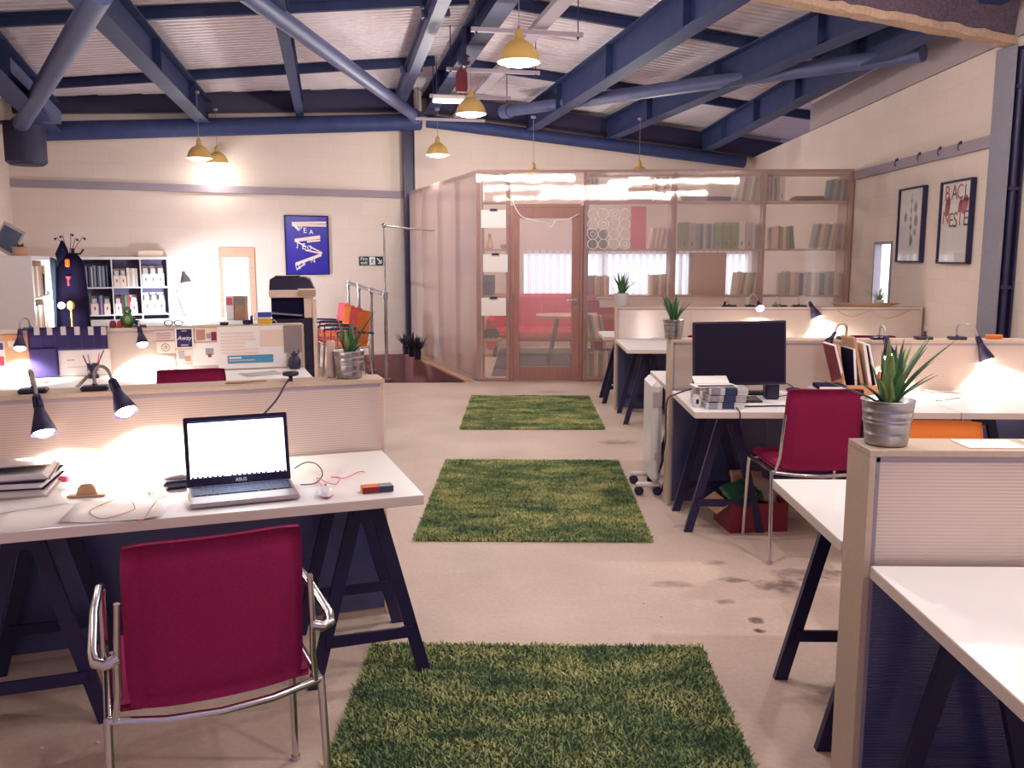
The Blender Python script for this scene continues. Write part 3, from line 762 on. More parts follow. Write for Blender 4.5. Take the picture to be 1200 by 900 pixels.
def gooseneck_lamp(label, loc, rz, arch, head_tilt, on=True, power=4.0, cool=False, group='black gooseneck desk lamps', basesize=(.05, .033), hl=.15, hw=.046, headturn=0.0, dual=False, mat_head='black'):
    """arch: list of local (x,y,z) neck points from base top; head points along direction head_tilt (vector)"""
    t = thing('desk_lamp', label, 'desk lamp', loc, rz, group)
    q = MB(); q.rbox(-basesize[0], basesize[0], -basesize[1], basesize[1], 0, .018, .006); q.cyl((arch[0][0], arch[0][1], .018), (arch[0][0], arch[0][1], .026), .012, .009); q.build('base', 'blackplastic', t)
    # smooth the neck
    P = [Vector(p) for p in arch]; pts = []
    for i in range(len(P)-1):
        p0 = P[max(i-1, 0)]; p1 = P[i]; p2 = P[i+1]; p3 = P[min(i+2, len(P)-1)]
        for k in range(6):
            u = k/6; pts.append(.5*((2*p1)+(-p0+p2)*u+(2*p0-5*p1+4*p2-p3)*u*u+(-p0+3*p1-3*p2+p3)*u**3))
    pts.append(P[-1])
    q = MB(); q.tube(pts, .0065, 10)
    q.build('gooseneck', 'gooseneck', t)
    d = Vector(head_tilt).normalized(); R = d.to_track_quat('Z', 'Y').to_matrix().to_4x4(); X = Matrix.Translation(P[-1]) @ R
    hd = MB(); k = hl/.15; kw = hw/.046
    hd.cyl((0, 0, -.004), (0, 0, .006), .012*kw, n=16, X=X)
    for i in range(8):   # slotted collar
        a = i*math.pi/4; hd.bar((.0135*kw*math.cos(a), .0135*kw*math.sin(a), .0), (.017*kw*math.cos(a), .017*kw*math.sin(a), .045*k), .006, .003, up=(math.cos(a), math.sin(a), 0), X=X)
    hd.lathe([(.006, .004), (.012*kw, .045*k)], 16, X)
    hd.lathe([(.0, .044*k), (.017*kw, .045*k), (.019*kw, .06*k), (.046*kw, .150*k), (.044*kw, .150*k), (.017*kw, .062*k), (0, .058*k)], 28, X)
    hd.build('lamp_shade', mat_head, t)
    if on:
        b = MB(); b.sphere((0, 0, .130*k), .037*kw, 18, 10, X, sc=(1, 1, .9)); b.cyl((0, 0, .07*k), (0, 0, .12*k), .012*kw, .018*kw, X=X); b.build('bulb', 'bulbcool', t)
        p = X @ Vector((0, 0, .190*k))
        qd = Vector((d.x*.8, .0, -1)).to_track_quat('-Z', 'Y').to_euler()
        light('SPOT', power*5.2, (1, .88, .72) if not cool else (.85, .93, 1), p, .03, t, rot=qd, spot=math.radians(130))
    else:
        b = MB(); b.sphere((0, 0, .12*k), .02*kw, 12, 8, X); b.build('bulb', 'white', t)
    return t
def pot(label, loc, leaves, r=.062, h=.118, m='galv', group=None, leafmats=('leaf', 'leaflight')):
    t = thing('potted_plant', label, 'potted plant', loc, 0, group)
    q = MB(); rb = r*.80
    pr = [(0, 0), (rb-.004, 0), (rb, .003)]
    for i in range(1, 12):
        z = h*i/12; rr = rb+(r-rb)*z/h
        if i in (3, 6, 7, 9): pr += [(rr, z-.002), (rr+.0008, z), (rr, z+.002)]
        else: pr.append((rr, z))
    pr += [(r, h-.006), (r+.003, h-.003), (r+.002, h), (r-.002, h-.001), (r-.006, h-.02), (0, h-.02)]
    q.lathe(pr, 40); q.build('pot', m, t)
    q = MB(); q.lathe([(0, h-.010), (r*.5, h-.008), (r-.004, h-.016)][::-1], 24); q.build('soil', 'soil', t)
    for i, (dx, dy, L, lean, w) in enumerate(leaves):
        # one fleshy tapering leaf: rooted near the centre, leaning along (dx,dy)
        q = MB(); n = 9; ca = Vector((dx, dy, 0)); 
        if ca.length < 1e-3: ca = Vector((1, 0, 0))
        ca.normalize(); sd = Vector((-ca.y, ca.x, 0)); vs = []; fs = []
        for k in range(n+1):
            u = k/n; ww = 1.35*w*(1-u**1.8)*(1 if u > .05 else .9)+.0006; out = r*.18+L*lean*(u**1.5); z = h-.02+L*u*math.sqrt(max(.05, 1-lean*lean))
            c = ca*out+Vector((0, 0, z)); th = ww*.32
            vs += [c-sd*ww, c+Vector((0, 0, -th))+ca*th*1.2, c+sd*ww, c-ca*th*.3]
        for k in range(n):
            for j in range(4): fs.append((k*4+j, k*4+(j+1) % 4, (k+1)*4+(j+1) % 4, (k+1)*4+j))
        fs += [(3, 2, 1, 0), (n*4, n*4+1, n*4+2, n*4+3)]
        q.add(vs, fs, True); q.build('leaf', leafmats[1] if i % 3 == 2 else leafmats[0], t)
    return t
def rleaves(n, L0, L1, seed, w=.010, lean=(.1, .6)):
    rr = random.Random(seed); o = []
    for i in range(n):
        a = 2*math.pi*i/n+rr.uniform(-.3, .3); o.append((math.cos(a), math.sin(a), rr.uniform(L0, L1), rr.uniform(*lean), w*rr.uniform(.8, 1.25)))
    return o
def cushion(q, x0, x1, y0, y1, z0, z1, bow, X=None, n=10, axis='y', r=.02):
    """rounded slab, front face bowed: grid box with rounded rim. axis = thin axis"""
    vs = []; fs = []
    m = 10
    def shape(u, v, side):
        # u,v in -1..1 over the slab; rounded corner squircle
        e = 1-max(abs(u), abs(v))**8
        return e
    for side in (0, 1):
        for i in range(n+1):
            for j in range(m+1):
                u = -1+2*i/n; v = -1+2*j/m
                # pull the corners in for rounded outline
                cu = u*(1-.035*abs(v)**6); cv = v*(1-.035*abs(u)**6)
                a = x0+(x1-x0)*(cu+1)/2; b = z0+(z1-z0)*(cv+1)/2
                edge = max(abs(u), abs(v)); th = (1 if edge < .99 else .35)
                mid = (y0+y1)/2+bow*(u*u); d = (y1-y0)/2*th*(1+.12*(1-u*u)*(1-v*v))
                y = mid+(d if side else -d)
                vs.append((a, y, b) if axis == 'y' else (a, b, y))
    N = (n+1)*(m+1)
    for i in range(n):
        for j in range(m):
            a = i*(m+1)+j; f = (a, a+1, a+m+2, a+m+1); fs.append(f); fs.append(tuple(N+k for k in f)[::-1])
    rim = [i*(m+1) for i in range(n+1)]+[n*(m+1)+j for j in range(1, m+1)]+[i*(m+1)+m for i in range(n-1, -1, -1)]+[j for j in range(m-1, 0, -1)]
    for k in range(len(rim)):
        a = rim[k]; b = rim[(k+1) % len(rim)]; fs.append((a, b, N+b, N+a)[::-1])
    q.add(vs, fs, True, X)
def chair(label, loc, rz, m='red', group='upholstered meeting chairs', arms=True, bw=.195):
    """local: sitter faces +y; origin on the floor under the seat centre"""
    t = thing('meeting_chair', label, 'chair', loc, rz, group)
    q = MB(); cushion(q, -bw-.025, bw+.025, .465, .515, -.20, .24, 0.0, axis='z'); 
    q.build('seat', m, t)
    q = MB(); X = Matrix.Translation((0, -.215, .495)) @ Matrix.Rotation(math.radians(8), 4, 'X'); cushion(q, -bw, bw, -.018, .022, -.015, .415, .018, X=X); q.build('backrest', m, t)
    # frame
    q = MB(); r = .0105
    q.tube([(-bw-.045, -.205, .47), (-bw*.6, -.235, .46), (0, -.245, .457), (bw*.6, -.235, .46), (bw+.045, -.205, .47)], r, 10)
    q.tube([(-bw-.045, .20, .46), (0, .21, .46), (bw+.045, .20, .46)], r, 10)
    for s in (-1, 1): q.tube([(s*(bw+.04), -.2, .47), (s*(bw+.04), .2, .46)], r, 10)
    q.build('seat_frame', 'chrome', t)
    for s in (-1, 1):
        q = MB(); q.tube([(s*(bw+.045), -.205, .475), (s*(bw+.05), -.235, .2), (s*(bw+.052), -.26, .0)], r, 10); q.cyl((s*(bw+.052), -.26, 0), (s*(bw+.052), -.258, .015), .014); q.build('leg', 'chrome', t)
        q = MB()
        top = .655 if arms else .46
        q.tube([(s*(bw+.045), .20, top), (s*(bw+.048), .205, .4), (s*(bw+.055), .235, .0)], r, 10); q.cyl((s*(bw+.055), .235, 0), (s*(bw+.055), .233, .015), .014); q.build('leg', 'chrome', t)
        q = MB(); q.tube([(s*(bw+.03), -.21, .47), (s*(bw+.018), -.245, .56), (s*(bw+.016), -.262, .66), (s*(bw+.01), -.275, .78)], .008, 8); q.build('back_upright', 'chrome', t)
        if arms:
            q = MB(); q.tube([(s*(bw+.016), -.262, .645), (s*(bw+.04), -.27, .638), (s*(bw+.062), -.255, .64), (s*(bw+.068), -.22, .648), (s*(bw+.064), 0, .662), (s*(bw+.052), .16, .668), (s*(bw+.046), .195, .662), (s*(bw+.045), .202, .64)], .0125, 12)
            q.build('armrest', 'chrome', t)
    return t

# ================================================================== RIGHT BLOCK (square to the aisle)
XE = .90
desk('white trestle desk at the bottom right, nearest the viewer', (XE+.01, 1.52, 0), 0, 1.5, .745, (.24, 1.25))
desk('white trestle desk behind the nearest right partition, half hidden by it', (XE+.005, 2.47, 0), 0, 1.5, .725, (.24, 1.25), .14, .66)
desk('white trestle desk with the black monitor and the paper stacks', (.885, 4.63, 0), 0, 1.405, .77, (.235, 1.2), .24, .70)
desk('white trestle desk by the right wall, lit by the lamp near the column', (2.295, 4.63, 0), 0, 1.6, .77, (.25, 1.3), .24, .70)
desk('white trestle desk tucked behind the partition with the black monitor', (.885, 5.63, 0), 0, 1.49, .74, (.24, 1.2), .14, .60)
desk('white trestle desk by the right wall behind the middle partition', (2.38, 5.63, 0), 0, 1.5, .74, (.24, 1.2), .14, .60)
desk('white trestle desk in front of the farthest right partition', (.88, 7.86, 0), 0, 1.5, 1.06, (.24, 1.2), .3, .95)
desk('white trestle desk against the farthest partition beside the right wall', (2.39, 7.86, 0), 0, 1.55, 1.06, (.24, 1.2), .3, .95)
desk('white trestle desk behind the farthest right partition', (.78, 9.17, 0), 0, 1.5, .75, (.24, 1.2), .2, .65)
partition('nearest right desk partition with the biggest aloe plant on top', (XE, 2.285, 0), 0, 2.6, (1.25,))
partition('middle right desk partition behind the black monitor', (.875, 5.42, 0), 0, 3.10, (.60, 1.30, 2.4), h=1.055)
partition('farthest right desk partition, reaching to the right wall', (.885, 8.95, 0), 0, 3.08, (.75, 2.0), h=1.065)
# ================================================================== LEFT BLOCK (turned by TH)
O1 = Vector((-.36, 2.95, 0))
def LB(u, v, z=0): p = O1+U*u+V*v; return Vector((p.x, p.y, z))
desk('white trestle desk with the open laptop', LB(-1.46, 0), TH, 1.46, .76, (.19, 1.29), .17, .70)
desk('white trestle desk at the left edge, nearest the viewer', LB(-2.95, 0), TH, 1.46, .76, (.25, 1.2), .17, .70)
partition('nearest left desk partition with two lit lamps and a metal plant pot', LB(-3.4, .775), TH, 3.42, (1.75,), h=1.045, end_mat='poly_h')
desk('white trestle desk on the hidden side of the nearest left partition', LB(-1.46, .95), TH, 1.46, .72, (.25, 1.2), .1, .6)
desk('white trestle desk farther left on the hidden side of the nearest left partition', LB(-2.95, .95), TH, 1.46, .72, (.25, 1.2), .1, .6)
desk('white trestle desk below the poster-covered partition, with the black vase', LB(-1.46, 3.04), TH, 1.46, .78, (.25, 1.2), .14, .66)
desk('white trestle desk below the black hanging organiser', LB(-2.95, 3.04), TH, 1.46, .78, (.25, 1.2), .14, .66)
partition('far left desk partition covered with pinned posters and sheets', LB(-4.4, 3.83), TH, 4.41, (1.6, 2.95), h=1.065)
desk('white trestle desk behind the poster-covered partition', LB(-1.46, 4.0), TH, 1.46, .72, (.25, 1.2), .1, .6)

# ------------------------------------------------------------------ chairs
c0 = Vector((-.855, 2.215, 0))
chair('red chair in front of the laptop desk, back to the viewer, nearest of all', c0, math.radians(26.5), bw=.207)
chair('red chair at the monitor desk, left of the large aloe', (1.475, 4.62, 0), math.radians(2), 'red', arms=False)
chair('orange chair facing the viewer behind the nearest right desk', (1.62, 3.24, 0), math.radians(180), 'orange')
chair('dark red chair showing above the middle right partition', (2.92, 7.73, 0), math.radians(-3), 'red')
chair('dark red chair, mostly hidden behind the pot on the middle partition', (1.52, 7.73, 0), math.radians(4), 'red')
pch = LB(-.76, 2.84); chair('dark red chair at the desk under the posters', (pch.x, pch.y, 0), TH*.8, 'red')
# ================================================================== LAMPS
ang = TH
pos = atz(44, 457, 1.045); p = LB((pos-O1).dot(U), .82, 1.046)
gooseneck_lamp('lit desk lamp at the far left of the nearest left partition', p, ang, [(0, 0, .02), (-.006, -.005, .07), (0, -.04, .092), (.018, -.085, .07), (.024, -.095, -.0)], (.03, -.075, -.14), power=9)
pos = atz(112, 457, 1.045); p = LB((pos-O1).dot(U), .82, 1.046)
gooseneck_lamp('lit desk lamp on the nearest left partition, closer to the laptop', p, ang, [(0, 0, .02), (0, -.0, .065), (.025, -.03, .095), (.055, -.06, .082), (.07, -.085, .045)], (.055, -.095, -.125), power=8)
P2 = LB(0, 3.83); 
def on_p2(px, z=1.066): s = atplane(px, 385, P2, U)[0]; return LB(s, 3.86, z)
gooseneck_lamp('lit desk lamp left of the black hanging organiser', on_p2(35), ang, [(0, 0, .02), (-.01, -.02, .07), (-.03, -.05, .085), (-.05, -.075, .05), (-.05, -.08, .01)], (.0, -.075, -.14), power=8, hl=.14)
gooseneck_lamp('lit desk lamp between the black organiser and the posters', on_p2(163), ang, [(0, 0, .02), (0, -.02, .045), (0, -.04, .045), (.0, -.06, .02), (.005, -.07, .005)], (.02, -.075, -.12), power=8, hl=.14)
def on_B(px, z=1.056): return Vector(((px-620)/1040*5.46, 5.46, z))
gooseneck_lamp('unlit desk lamp bending left, beside the wooden file holder', on_B(993), 0, [(0, 0, .02), (.005, 0, .07), (-.02, -.01, .095), (-.06, -.02, .085), (-.075, -.03, .045)], (-.05, -.03, -.06), on=False, hl=.08, hw=.026)
gooseneck_lamp('lit desk lamp facing the viewer behind the large aloe leaves', on_B(1032), 0, [(0, 0, .02), (.005, 0, .07), (.01, -.03, .085), (.01, -.07, .05), (.005, -.085, .02)], (0, -.08, -.10), power=7)
gooseneck_lamp('unlit folded desk lamp between the large aloe and the column', on_B(1084), 0, [(0, 0, .02), (.012, 0, .04), (.02, 0, .06), (.012, 0, .07), (.006, 0, .05)], (0, -.01, -.05), on=False, hl=.05, hw=.02)
gooseneck_lamp('lit desk lamp arching right in front of the grey column', on_B(1123), 0, [(0, 0, .02), (-.003, 0, .075), (.03, -.01, .10), (.08, -.03, .08), (.105, -.04, .02)], (.045, -.03, -.12), power=10)
def on_C(px, z=1.066): return Vector(((px-620)/1040*9.0, 9.0, z))
gooseneck_lamp('small unlit folded lamp, leftmost on the farthest right partition', on_C(855), 0, [(0, 0, .02), (0, 0, .06), (-.02, 0, .09), (-.04, 0, .07), (-.04, 0, .05)], (-.01, 0, -.05), on=False, hl=.07, hw=.03, basesize=(.07, .04))
gooseneck_lamp('lit lamp glaring at the viewer on the farthest right partition', on_C(879), 0, [(0, 0, .02), (0, 0, .1), (.03, -.01, .13), (.06, -.03, .10), (.07, -.05, .05)], (.0, -.10, -.06), power=6, hl=.13)
gooseneck_lamp('small unlit folded lamp, third along the farthest right partition', on_C(914), 0, [(0, 0, .02), (0, 0, .08), (-.03, 0, .10), (-.05, 0, .06), (-.05, 0, .04)], (.03, -.02, -.04), on=False, hl=.07, hw=.03, basesize=(.07, .04), mat_head='chrome')
gooseneck_lamp('lit black cone lamp, rightmost on the farthest right partition', on_C(937), 0, [(0, 0, .02), (-.01, 0, .085), (.03, -.01, .11), (.07, -.03, .09), (.09, -.04, .05)], (.075, -.03, -.15), power=9, hl=.17, hw=.055, basesize=(.07, .04))
# ================================================================== PLANTS
big = [(-.95, .1, .20, .93, .009), (-.8, -.5, .16, .85, .009), (-.3, -.9, .10, .5, .012), (-.45, .4, .13, .35, .013), (.05, -.6, .17, .08, .013), (-.25, -.3, .19, .06, .012), (-.05, .5, .15, .25, .012),
       (.35, .1, .185, .14, .013), (.6, -.6, .15, .35, .013), (.9, .2, .21, .50, .012), (1, -.15, .245, .64, .011), (.9, .4, .22, .55, .009), (.8, -.6, .14, .70, .011), (1, .05, .15, .82, .009), (.3, .9, .19, .40, .01), (.1, -.9, .11, .30, .014), (.7, -.2, .12, .5, .013), (.8, .5, .18, .42, .012), (.95, -.4, .16, .58, .012), (.5, .2, .16, .22, .014), (-.5, -.5, .10, .55, .013), (.2, -.9, .13, .40, .012), (1, .3, .19, .55, .010), (-.1, -.4, .15, .12, .014)]
pot('large aloe in a galvanised pot on the nearest right partition', Vector((.972, 2.365, 1.051)), big, r=.068, h=.124)
lv = [(-.7, -.2, .16, .42, .011), (-.3, -.3, .18, .25, .012), (.1, .2, .15, .15, .012), (.2, -.5, .14, .2, .013), (.75, .0, .22, .50, .013), (.95, .2, .17, .62, .010), (-.5, .5, .12, .5, .01), (.5, -.6, .10, .5, .012), (-.1, -.8, .12, .3, .013), (.9, -.3, .12, .8, .008), (.4, .4, .13, .35, .011)]
pos = atz(428, 442, 1.045); pp = LB(-.115, .855, 1.046)
pot('aloe in a galvanised pot on the end of the nearest left partition', pp, lv, r=.066, h=.118)
pot('spiky aloe in a galvanised pot on the middle right partition', Vector(((791-620)/1040*5.48, 5.49, 1.056)), rleaves(15, .15, .22, 4, .011, (.15, .68)), r=.065, h=.12, leafmats=('leaf', 'leaf'))
pot('short bushy aloe in a whitish pot on the farthest right partition', Vector(((729-620)/1040*9.03, 9.03, 1.066)), rleaves(26, .14, .27, 5, .012, (.15, .85)), r=.075, h=.135, m='papergrey', leafmats=('leaf', 'leaf'))
pot('small pale plant on the far partition in front of the narrow window', Vector(((1030-620)/1040*9.03, 9.04, 1.066)), rleaves(12, .12, .2, 6, .007, (.3, .85)), r=.05, h=.07, m='papergrey', leafmats=('leaflight', 'leaf'))
for i, (px, lab) in enumerate(((484, 'leftmost of three dark leafy plants in black pots on the capping board'), (491, 'middle of three dark leafy plants in black pots on the capping board'), (499, 'rightmost of three dark leafy plants in black pots on the capping board'))):
    q = PIT_BR-V*(.35+i*.42)-U*.06
    ls = rleaves(34, .16, .30, 20+i, .026, (.1, .8))
    pot(lab, Vector((q.x, q.y, .031)), ls, r=.055, h=.13, m='blackplastic', leafmats=('leafdark', 'leafdark'))
# cream candle beside the left pot
q = MB(); q.lathe([(0, 0), (.018, 0), (.0185, .004), (.0185, .150), (.016, .157), (.010, .158), (.006, .154), (0, .154)], 24)
cn = q.build('pillar_candle', 'cream'); pc_ = LB(-.185, .90, 1.046); cn.location = pc_
tag(cn, 'tall cream pillar candle beside the aloe on the left partition', 'candle')
q = MB(); q.cyl((0, 0, .152), (0, 0, .165), .0012, n=6); q.build('wick', 'black', cn)

# ================================================================== LEFT DESK
lp0 = atz(222, 599, .741); lt = thing('laptop', 'open black laptop with a blank white screen and silver palm rest', 'laptop', (lp0.x, lp0.y, .741), math.radians(23))
LW, LDp = .355, .245
q = MB(); q.use('alu'); q.rbox(0, LW, 0, LDp, .004, .020, .006); q.build('keyboard_base', None, lt)
q = MB(); q.rbox(.012, LW-.012, .095, LDp-.02, .0202, .0212, .0004)
for r_ in range(5):
    for c_ in range(15):
        x = .02+c_*.0212; y = .102+r_*.0235
        if r_ == 0 and 4 <= c_ <= 9:
            if c_ == 4: q.box(x, x+.12, y, y+.018, .0205, .0235)
            continue
        q.box(x, x+.0175, y, y+.0185, .0205, .0235)
q.build('keys', 'key', lt)
q = MB(); q.rbox(.12, .225, .02, .082, .0200, .0207, .0003); q.build('touchpad', 'alu', lt)
tilt = math.radians(-14); XL = Matrix.Translation((0, LDp-.012, .018)) @ Matrix.Rotation(tilt, 4, 'X')
q = MB(); q.rbox(0, LW, 0, .009, 0, .245, .004, XL)
lid = q.build('lid', 'pcb', lt)
q = MB(); q.add([(.014, -.0006, .030), (LW-.014, -.0006, .030), (LW-.014, -.0006, .232), (.014, -.0006, .232)], [(0, 1, 2, 3)], X=XL); q.build('screen', 'screenwhite', lid)
q = MB(); q.add([(.014, -.0009, .224), (LW-.014, -.0009, .224), (LW-.014, -.0009, .232), (.014, -.0009, .232)], [(0, 1, 2, 3)], X=XL)
q.build('menu_bar', 'key', lid)
q = MB(); q.add([(.016, -.0009, .0300), (LW-.016, -.0009, .0300), (LW-.016, -.0009, .0318), (.016, -.0009, .0318)], [(0, 1, 2, 3)], X=XL)
for i in range(20):
    if i % 9 != 7: q.add([(.018+i*.0165, -.0009, .0315), (.026+i*.0165, -.0009, .0315), (.026+i*.0165, -.0009, .0365), (.018+i*.0165, -.0009, .0365)], [(0, 1, 2, 3)], X=XL)
q.build('dock_strip', 'key', lid)
text('ASUS', .017, 'papergrey', lid, XL @ Matrix.Translation((LW/2+.005, -.0008, .015)) @ Matrix.Rotation(math.pi/2, 4, 'X'), name='maker_mark', ext=.0002)
for x in (.03, LW-.05):
    q = MB(); q.cyl((x, LDp-.010, .018), (x+.02, LDp-.010, .018), .006, n=12); q.build('hinge', 'blackplastic', lt)
light('POINT', .6, (.75, .88, 1), (LW/2, LDp-.10, .14), .05, lt)
def dk(px, py, z=.742): p = atz(px, py, z); return Vector((p.x, p.y, z))
p = dk(382, 581); ms = thing('computer_mouse', 'white mouse with a red underside beside the laptop', 'mouse', p, math.radians(15))
q = MB(); q.sphere((0, 0, .008), .030, 18, 10, sc=(.95, 1.65, .30)); q.build('underside', 'redprint', ms)
q = MB(); q.sphere((0, 0, .014), .030, 20, 12, sc=(1, 1.7, .62)); q.build('shell', 'white', ms)
q = MB(); q.cyl((-.003, .025, .031), (.003, .025, .031), .006, n=12); q.build('wheel', 'greyprint', ms)
def cable(name, label, pts, r, m, cat='cable'):
    P = [Vector(x) for x in pts]; out = []
    for i in range(len(P)-1):
        p0 = P[max(i-1, 0)]; p1 = P[i]; p2 = P[i+1]; p3 = P[min(i+2, len(P)-1)]
        for k in range(6):
            u = k/6; out.append(.5*((2*p1)+(-p0+p2)*u+(2*p0-5*p1+4*p2-p3)*u*u+(-p0+3*p1-3*p2+p3)*u**3))
    out.append(P[-1]); q = MB(); q.tube(out, r, 8); o = q.build(name, m); tag(o, label, cat); return o
cable('mouse_cable', 'pinkish looped mouse cable beside the white mouse', [dk(380, 572, .75), dk(374, 566, .748), dk(372, 560, .752), dk(385, 566, .750), dk(394, 567, .748), dk(398, 560, .752), dk(388, 559, .75), (dk(404, 560, .75)), dk(420, 553, .747), dk(427, 553, .747)], .0018, 'pinkprint')
cable('charging_cable', 'black cable arching from the laptop edge over the white desktop', [dk(345, 549, .76), dk(358, 542, .768), dk(371, 544, .765), dk(378, 555, .752), dk(370, 566, .748), dk(352, 568, .748)], .0022, 'black')
p = dk(425, 579); bx = thing('match_box', 'small two-tone red and grey box near the desk corner', 'box', p, math.radians(20))
q = MB(); q.use('orange'); q.rbox(0, .058, 0, .045, .0, .022, .001); q.use('maroon'); q.box(-.0004, .0584, -.0006, .0, .001, .021); o1 = q.build('red_half', None, bx)
q = MB(); q.use('greyprint'); q.rbox(.0585, .108, 0, .045, .0, .022, .001); q.use('key'); q.box(.059, .1084, -.0006, .0, .001, .021); q.build('grey_half', None, bx)
# papers
def sheet(name, label, px, py, w, h, rz, z=.7415, m='paper', cat='paper', curl=0, t=.0006, group=None):
    p = atz(px, py, z); q = MB(); n = 8; vs = []
    for s in (0, t):
        for i in range(n+1):
            for j in range(2): vs.append(((i/n-.5)*w, (j-.5)*h, s+curl*abs((i/n-.5)*2)**3))
    k = 2*(n+1); fs = []
    for i in range(n): fs += [(2*i, 2*i+1, 2*i+3, 2*i+2), (k+2*i, k+2*i+2, k+2*i+3, k+2*i+1), (2*i, 2*i+2, k+2*i+2, k+2*i), (2*i+1, k+2*i+1, k+2*i+3, 2*i+3)]
    fs += [(0, k, k+1, 1), (2*n, 2*n+1, k+2*n+1, k+2*n)]
    q.add(vs, fs, True); o = q.build(name, m); o.location = (p.x, p.y, z); o.rotation_euler = (0, 0, rz); tag(o, label, cat, group); return o
sheet('paper_sheet', 'large white drawing sheet lying at the front of the desk, leftmost', 75, 603, .42, .26, TH+.05, .7415)
sheet('paper_sheet', 'white sheet with a curled corner hanging over the desk front', 140, 600, .30, .21, TH-.12, .7432, curl=.012)
sheet('paper_sheet', 'white sheet at the back of the laptop desk below the lamps', 120, 560, .40, .25, TH+.2, .7415)
sheet('paper_sheet', 'white sheet between the laptop and the nearest left partition', 190, 553, .35, .2, TH-.05, .743)
sheet('paper_sheet', 'white sheet under the folders at the left picture edge', 15, 590, .3, .21, TH+.3, .7432)
# folders stack on the left
for i, (dz, rz, m, lab) in enumerate(((0, .0, 'papergrey', 'bottom grey portfolio of the stack at the left picture edge'), (.028, -.06, 'navy', 'middle dark portfolio of the stack at the left picture edge'), (.056, .07, 'alu', 'top grey portfolio with a lifted cover at the left picture edge'))):
    p = atz(20, 578, .745); f = thing('portfolio_folder', lab, 'folder', (p.x-.1, p.y+.03, .7445+dz), TH+rz-.06, 'stacked portfolio folders')
    q = MB(); q.rbox(-.2, .20, -.13, .13, 0, .004, .001); q.build('back_cover', m, f)
    q = MB()
    for k in range(6): q.box(-.195+k*.002, .19-k*.003, -.125, .125, .0045+k*.003, .0068+k*.003)
    q.build('pages', 'paper', f)
    q = MB(); X = Matrix.Translation((0, .13, .024)) @ Matrix.Rotation(-.10 if i == 2 else 0, 4, 'X'); q.rbox(-.2, .20, -.26, 0, 0, .0035, .001, X); q.build('front_cover', m, f)
q = MB(); q.rbox(0, .04, 0, .02, 0, .02, .002); o = q.build('eraser', 'pinkprint'); p = dk(66, 565); o.location = p; tag(o, 'small pink and blue eraser beside the folders', 'eraser')
# brown tape stand lying on the sheet
p = dk(101, 582, .7438); bc = thing('bulldog_clip', 'brown trapezoid clip with a flat brim lying on the bright sheets', 'clip', (p.x, p.y, p.z), math.radians(12))
q = MB(); q.rbox(-.062, .062, -.006, .03, 0, .006, .002); q.build('jaw', 'card', bc)
q = MB(); q.prism([(-.034, .006), (.034, .006), (.026, .03), (.016, .042), (-.016, .042), (-.027, .03)], .02, axis='y', d0=.004); q.build('body', 'card', bc)
p = dk(207, 572); ad_ = thing('power_adapter', 'dark power adapter and beige cap left of the laptop', 'adapter', (p.x, p.y, .7425), math.radians(30))
q = MB(); q.rbox(-.045, .045, -.025, .025, 0, .03, .01); q.build('case', 'blackplastic', ad_)
q = MB(); q.sphere((.0, .03, .03), .04, 16, 8, sc=(1, .7, .4)); q.build('cover', 'papergrey', ad_)
cable('adapter_cable', 'thin cable loop on the bright sheets left of the laptop', [dk(195, 571, .75), dk(175, 574, .752), dk(150, 580, .75), (dk(128, 588, .75)), dk(106, 598, .75), dk(112, 606, .75), dk(126, 607, .75), dk(155, 598, .75), dk(157, 592, .75), dk(152, 584, .75)], .0016, 'card')
cable('adapter_cable', 'short bundled brown cable beside the power adapter', [dk(196, 572, .76), dk(180, 570, .757), dk(172, 576, .75), dk(184, 583, .75), dk(196, 581, .75), dk(188, 574, .757), dk(176, 578, .757), dk(170, 571, .75), dk(150, 573, .748), dk(118, 574, .748)], .002, 'card')
cable('adapter_cable', 'thin cable hanging over the bright desk front edge', [dk(184, 586, .748), dk(176, 597, .748), dk(170, 607, .748), dk(160, 611, .748)], .0016, 'card')
# speaker puck on the partition with its cable
pk = LB((atz(337, 441, 1.046)-O1).dot(U), .84, 1.046)
q = MB(); q.lathe([(0, 0), (.008, .0), (.008, .02), (.030, .022), (.033, .026), (.033, .036), (.030, .039), (0, .039)], 28); o = q.build('webcam_puck', 'blackplastic'); o.location = pk
tag(o, 'round black puck on a short stem on the left partition', 'webcam')
e_ = atz(308, 489, .90)
cable('puck_cable', 'black cable curving from the round puck down behind the laptop', [pk+Vector((0, 0, .012)), pk+Vector((.0, -.07, .0)), pk+Vector((-.02, -.16, -.06)), pk+Vector((-.08, -.26, -.14)), Vector((e_.x, e_.y, .90))+Vector((0, .05, -.02))], .004, 'black')
cable('window_cable', 'thin brown cable lying on the left partition near the candle', [LB(-.62, .84, 1.049), LB(-.57, .83, 1.049), LB(-.50, .83, 1.052), LB(-.46, .86, 1.049)], .004, 'card')
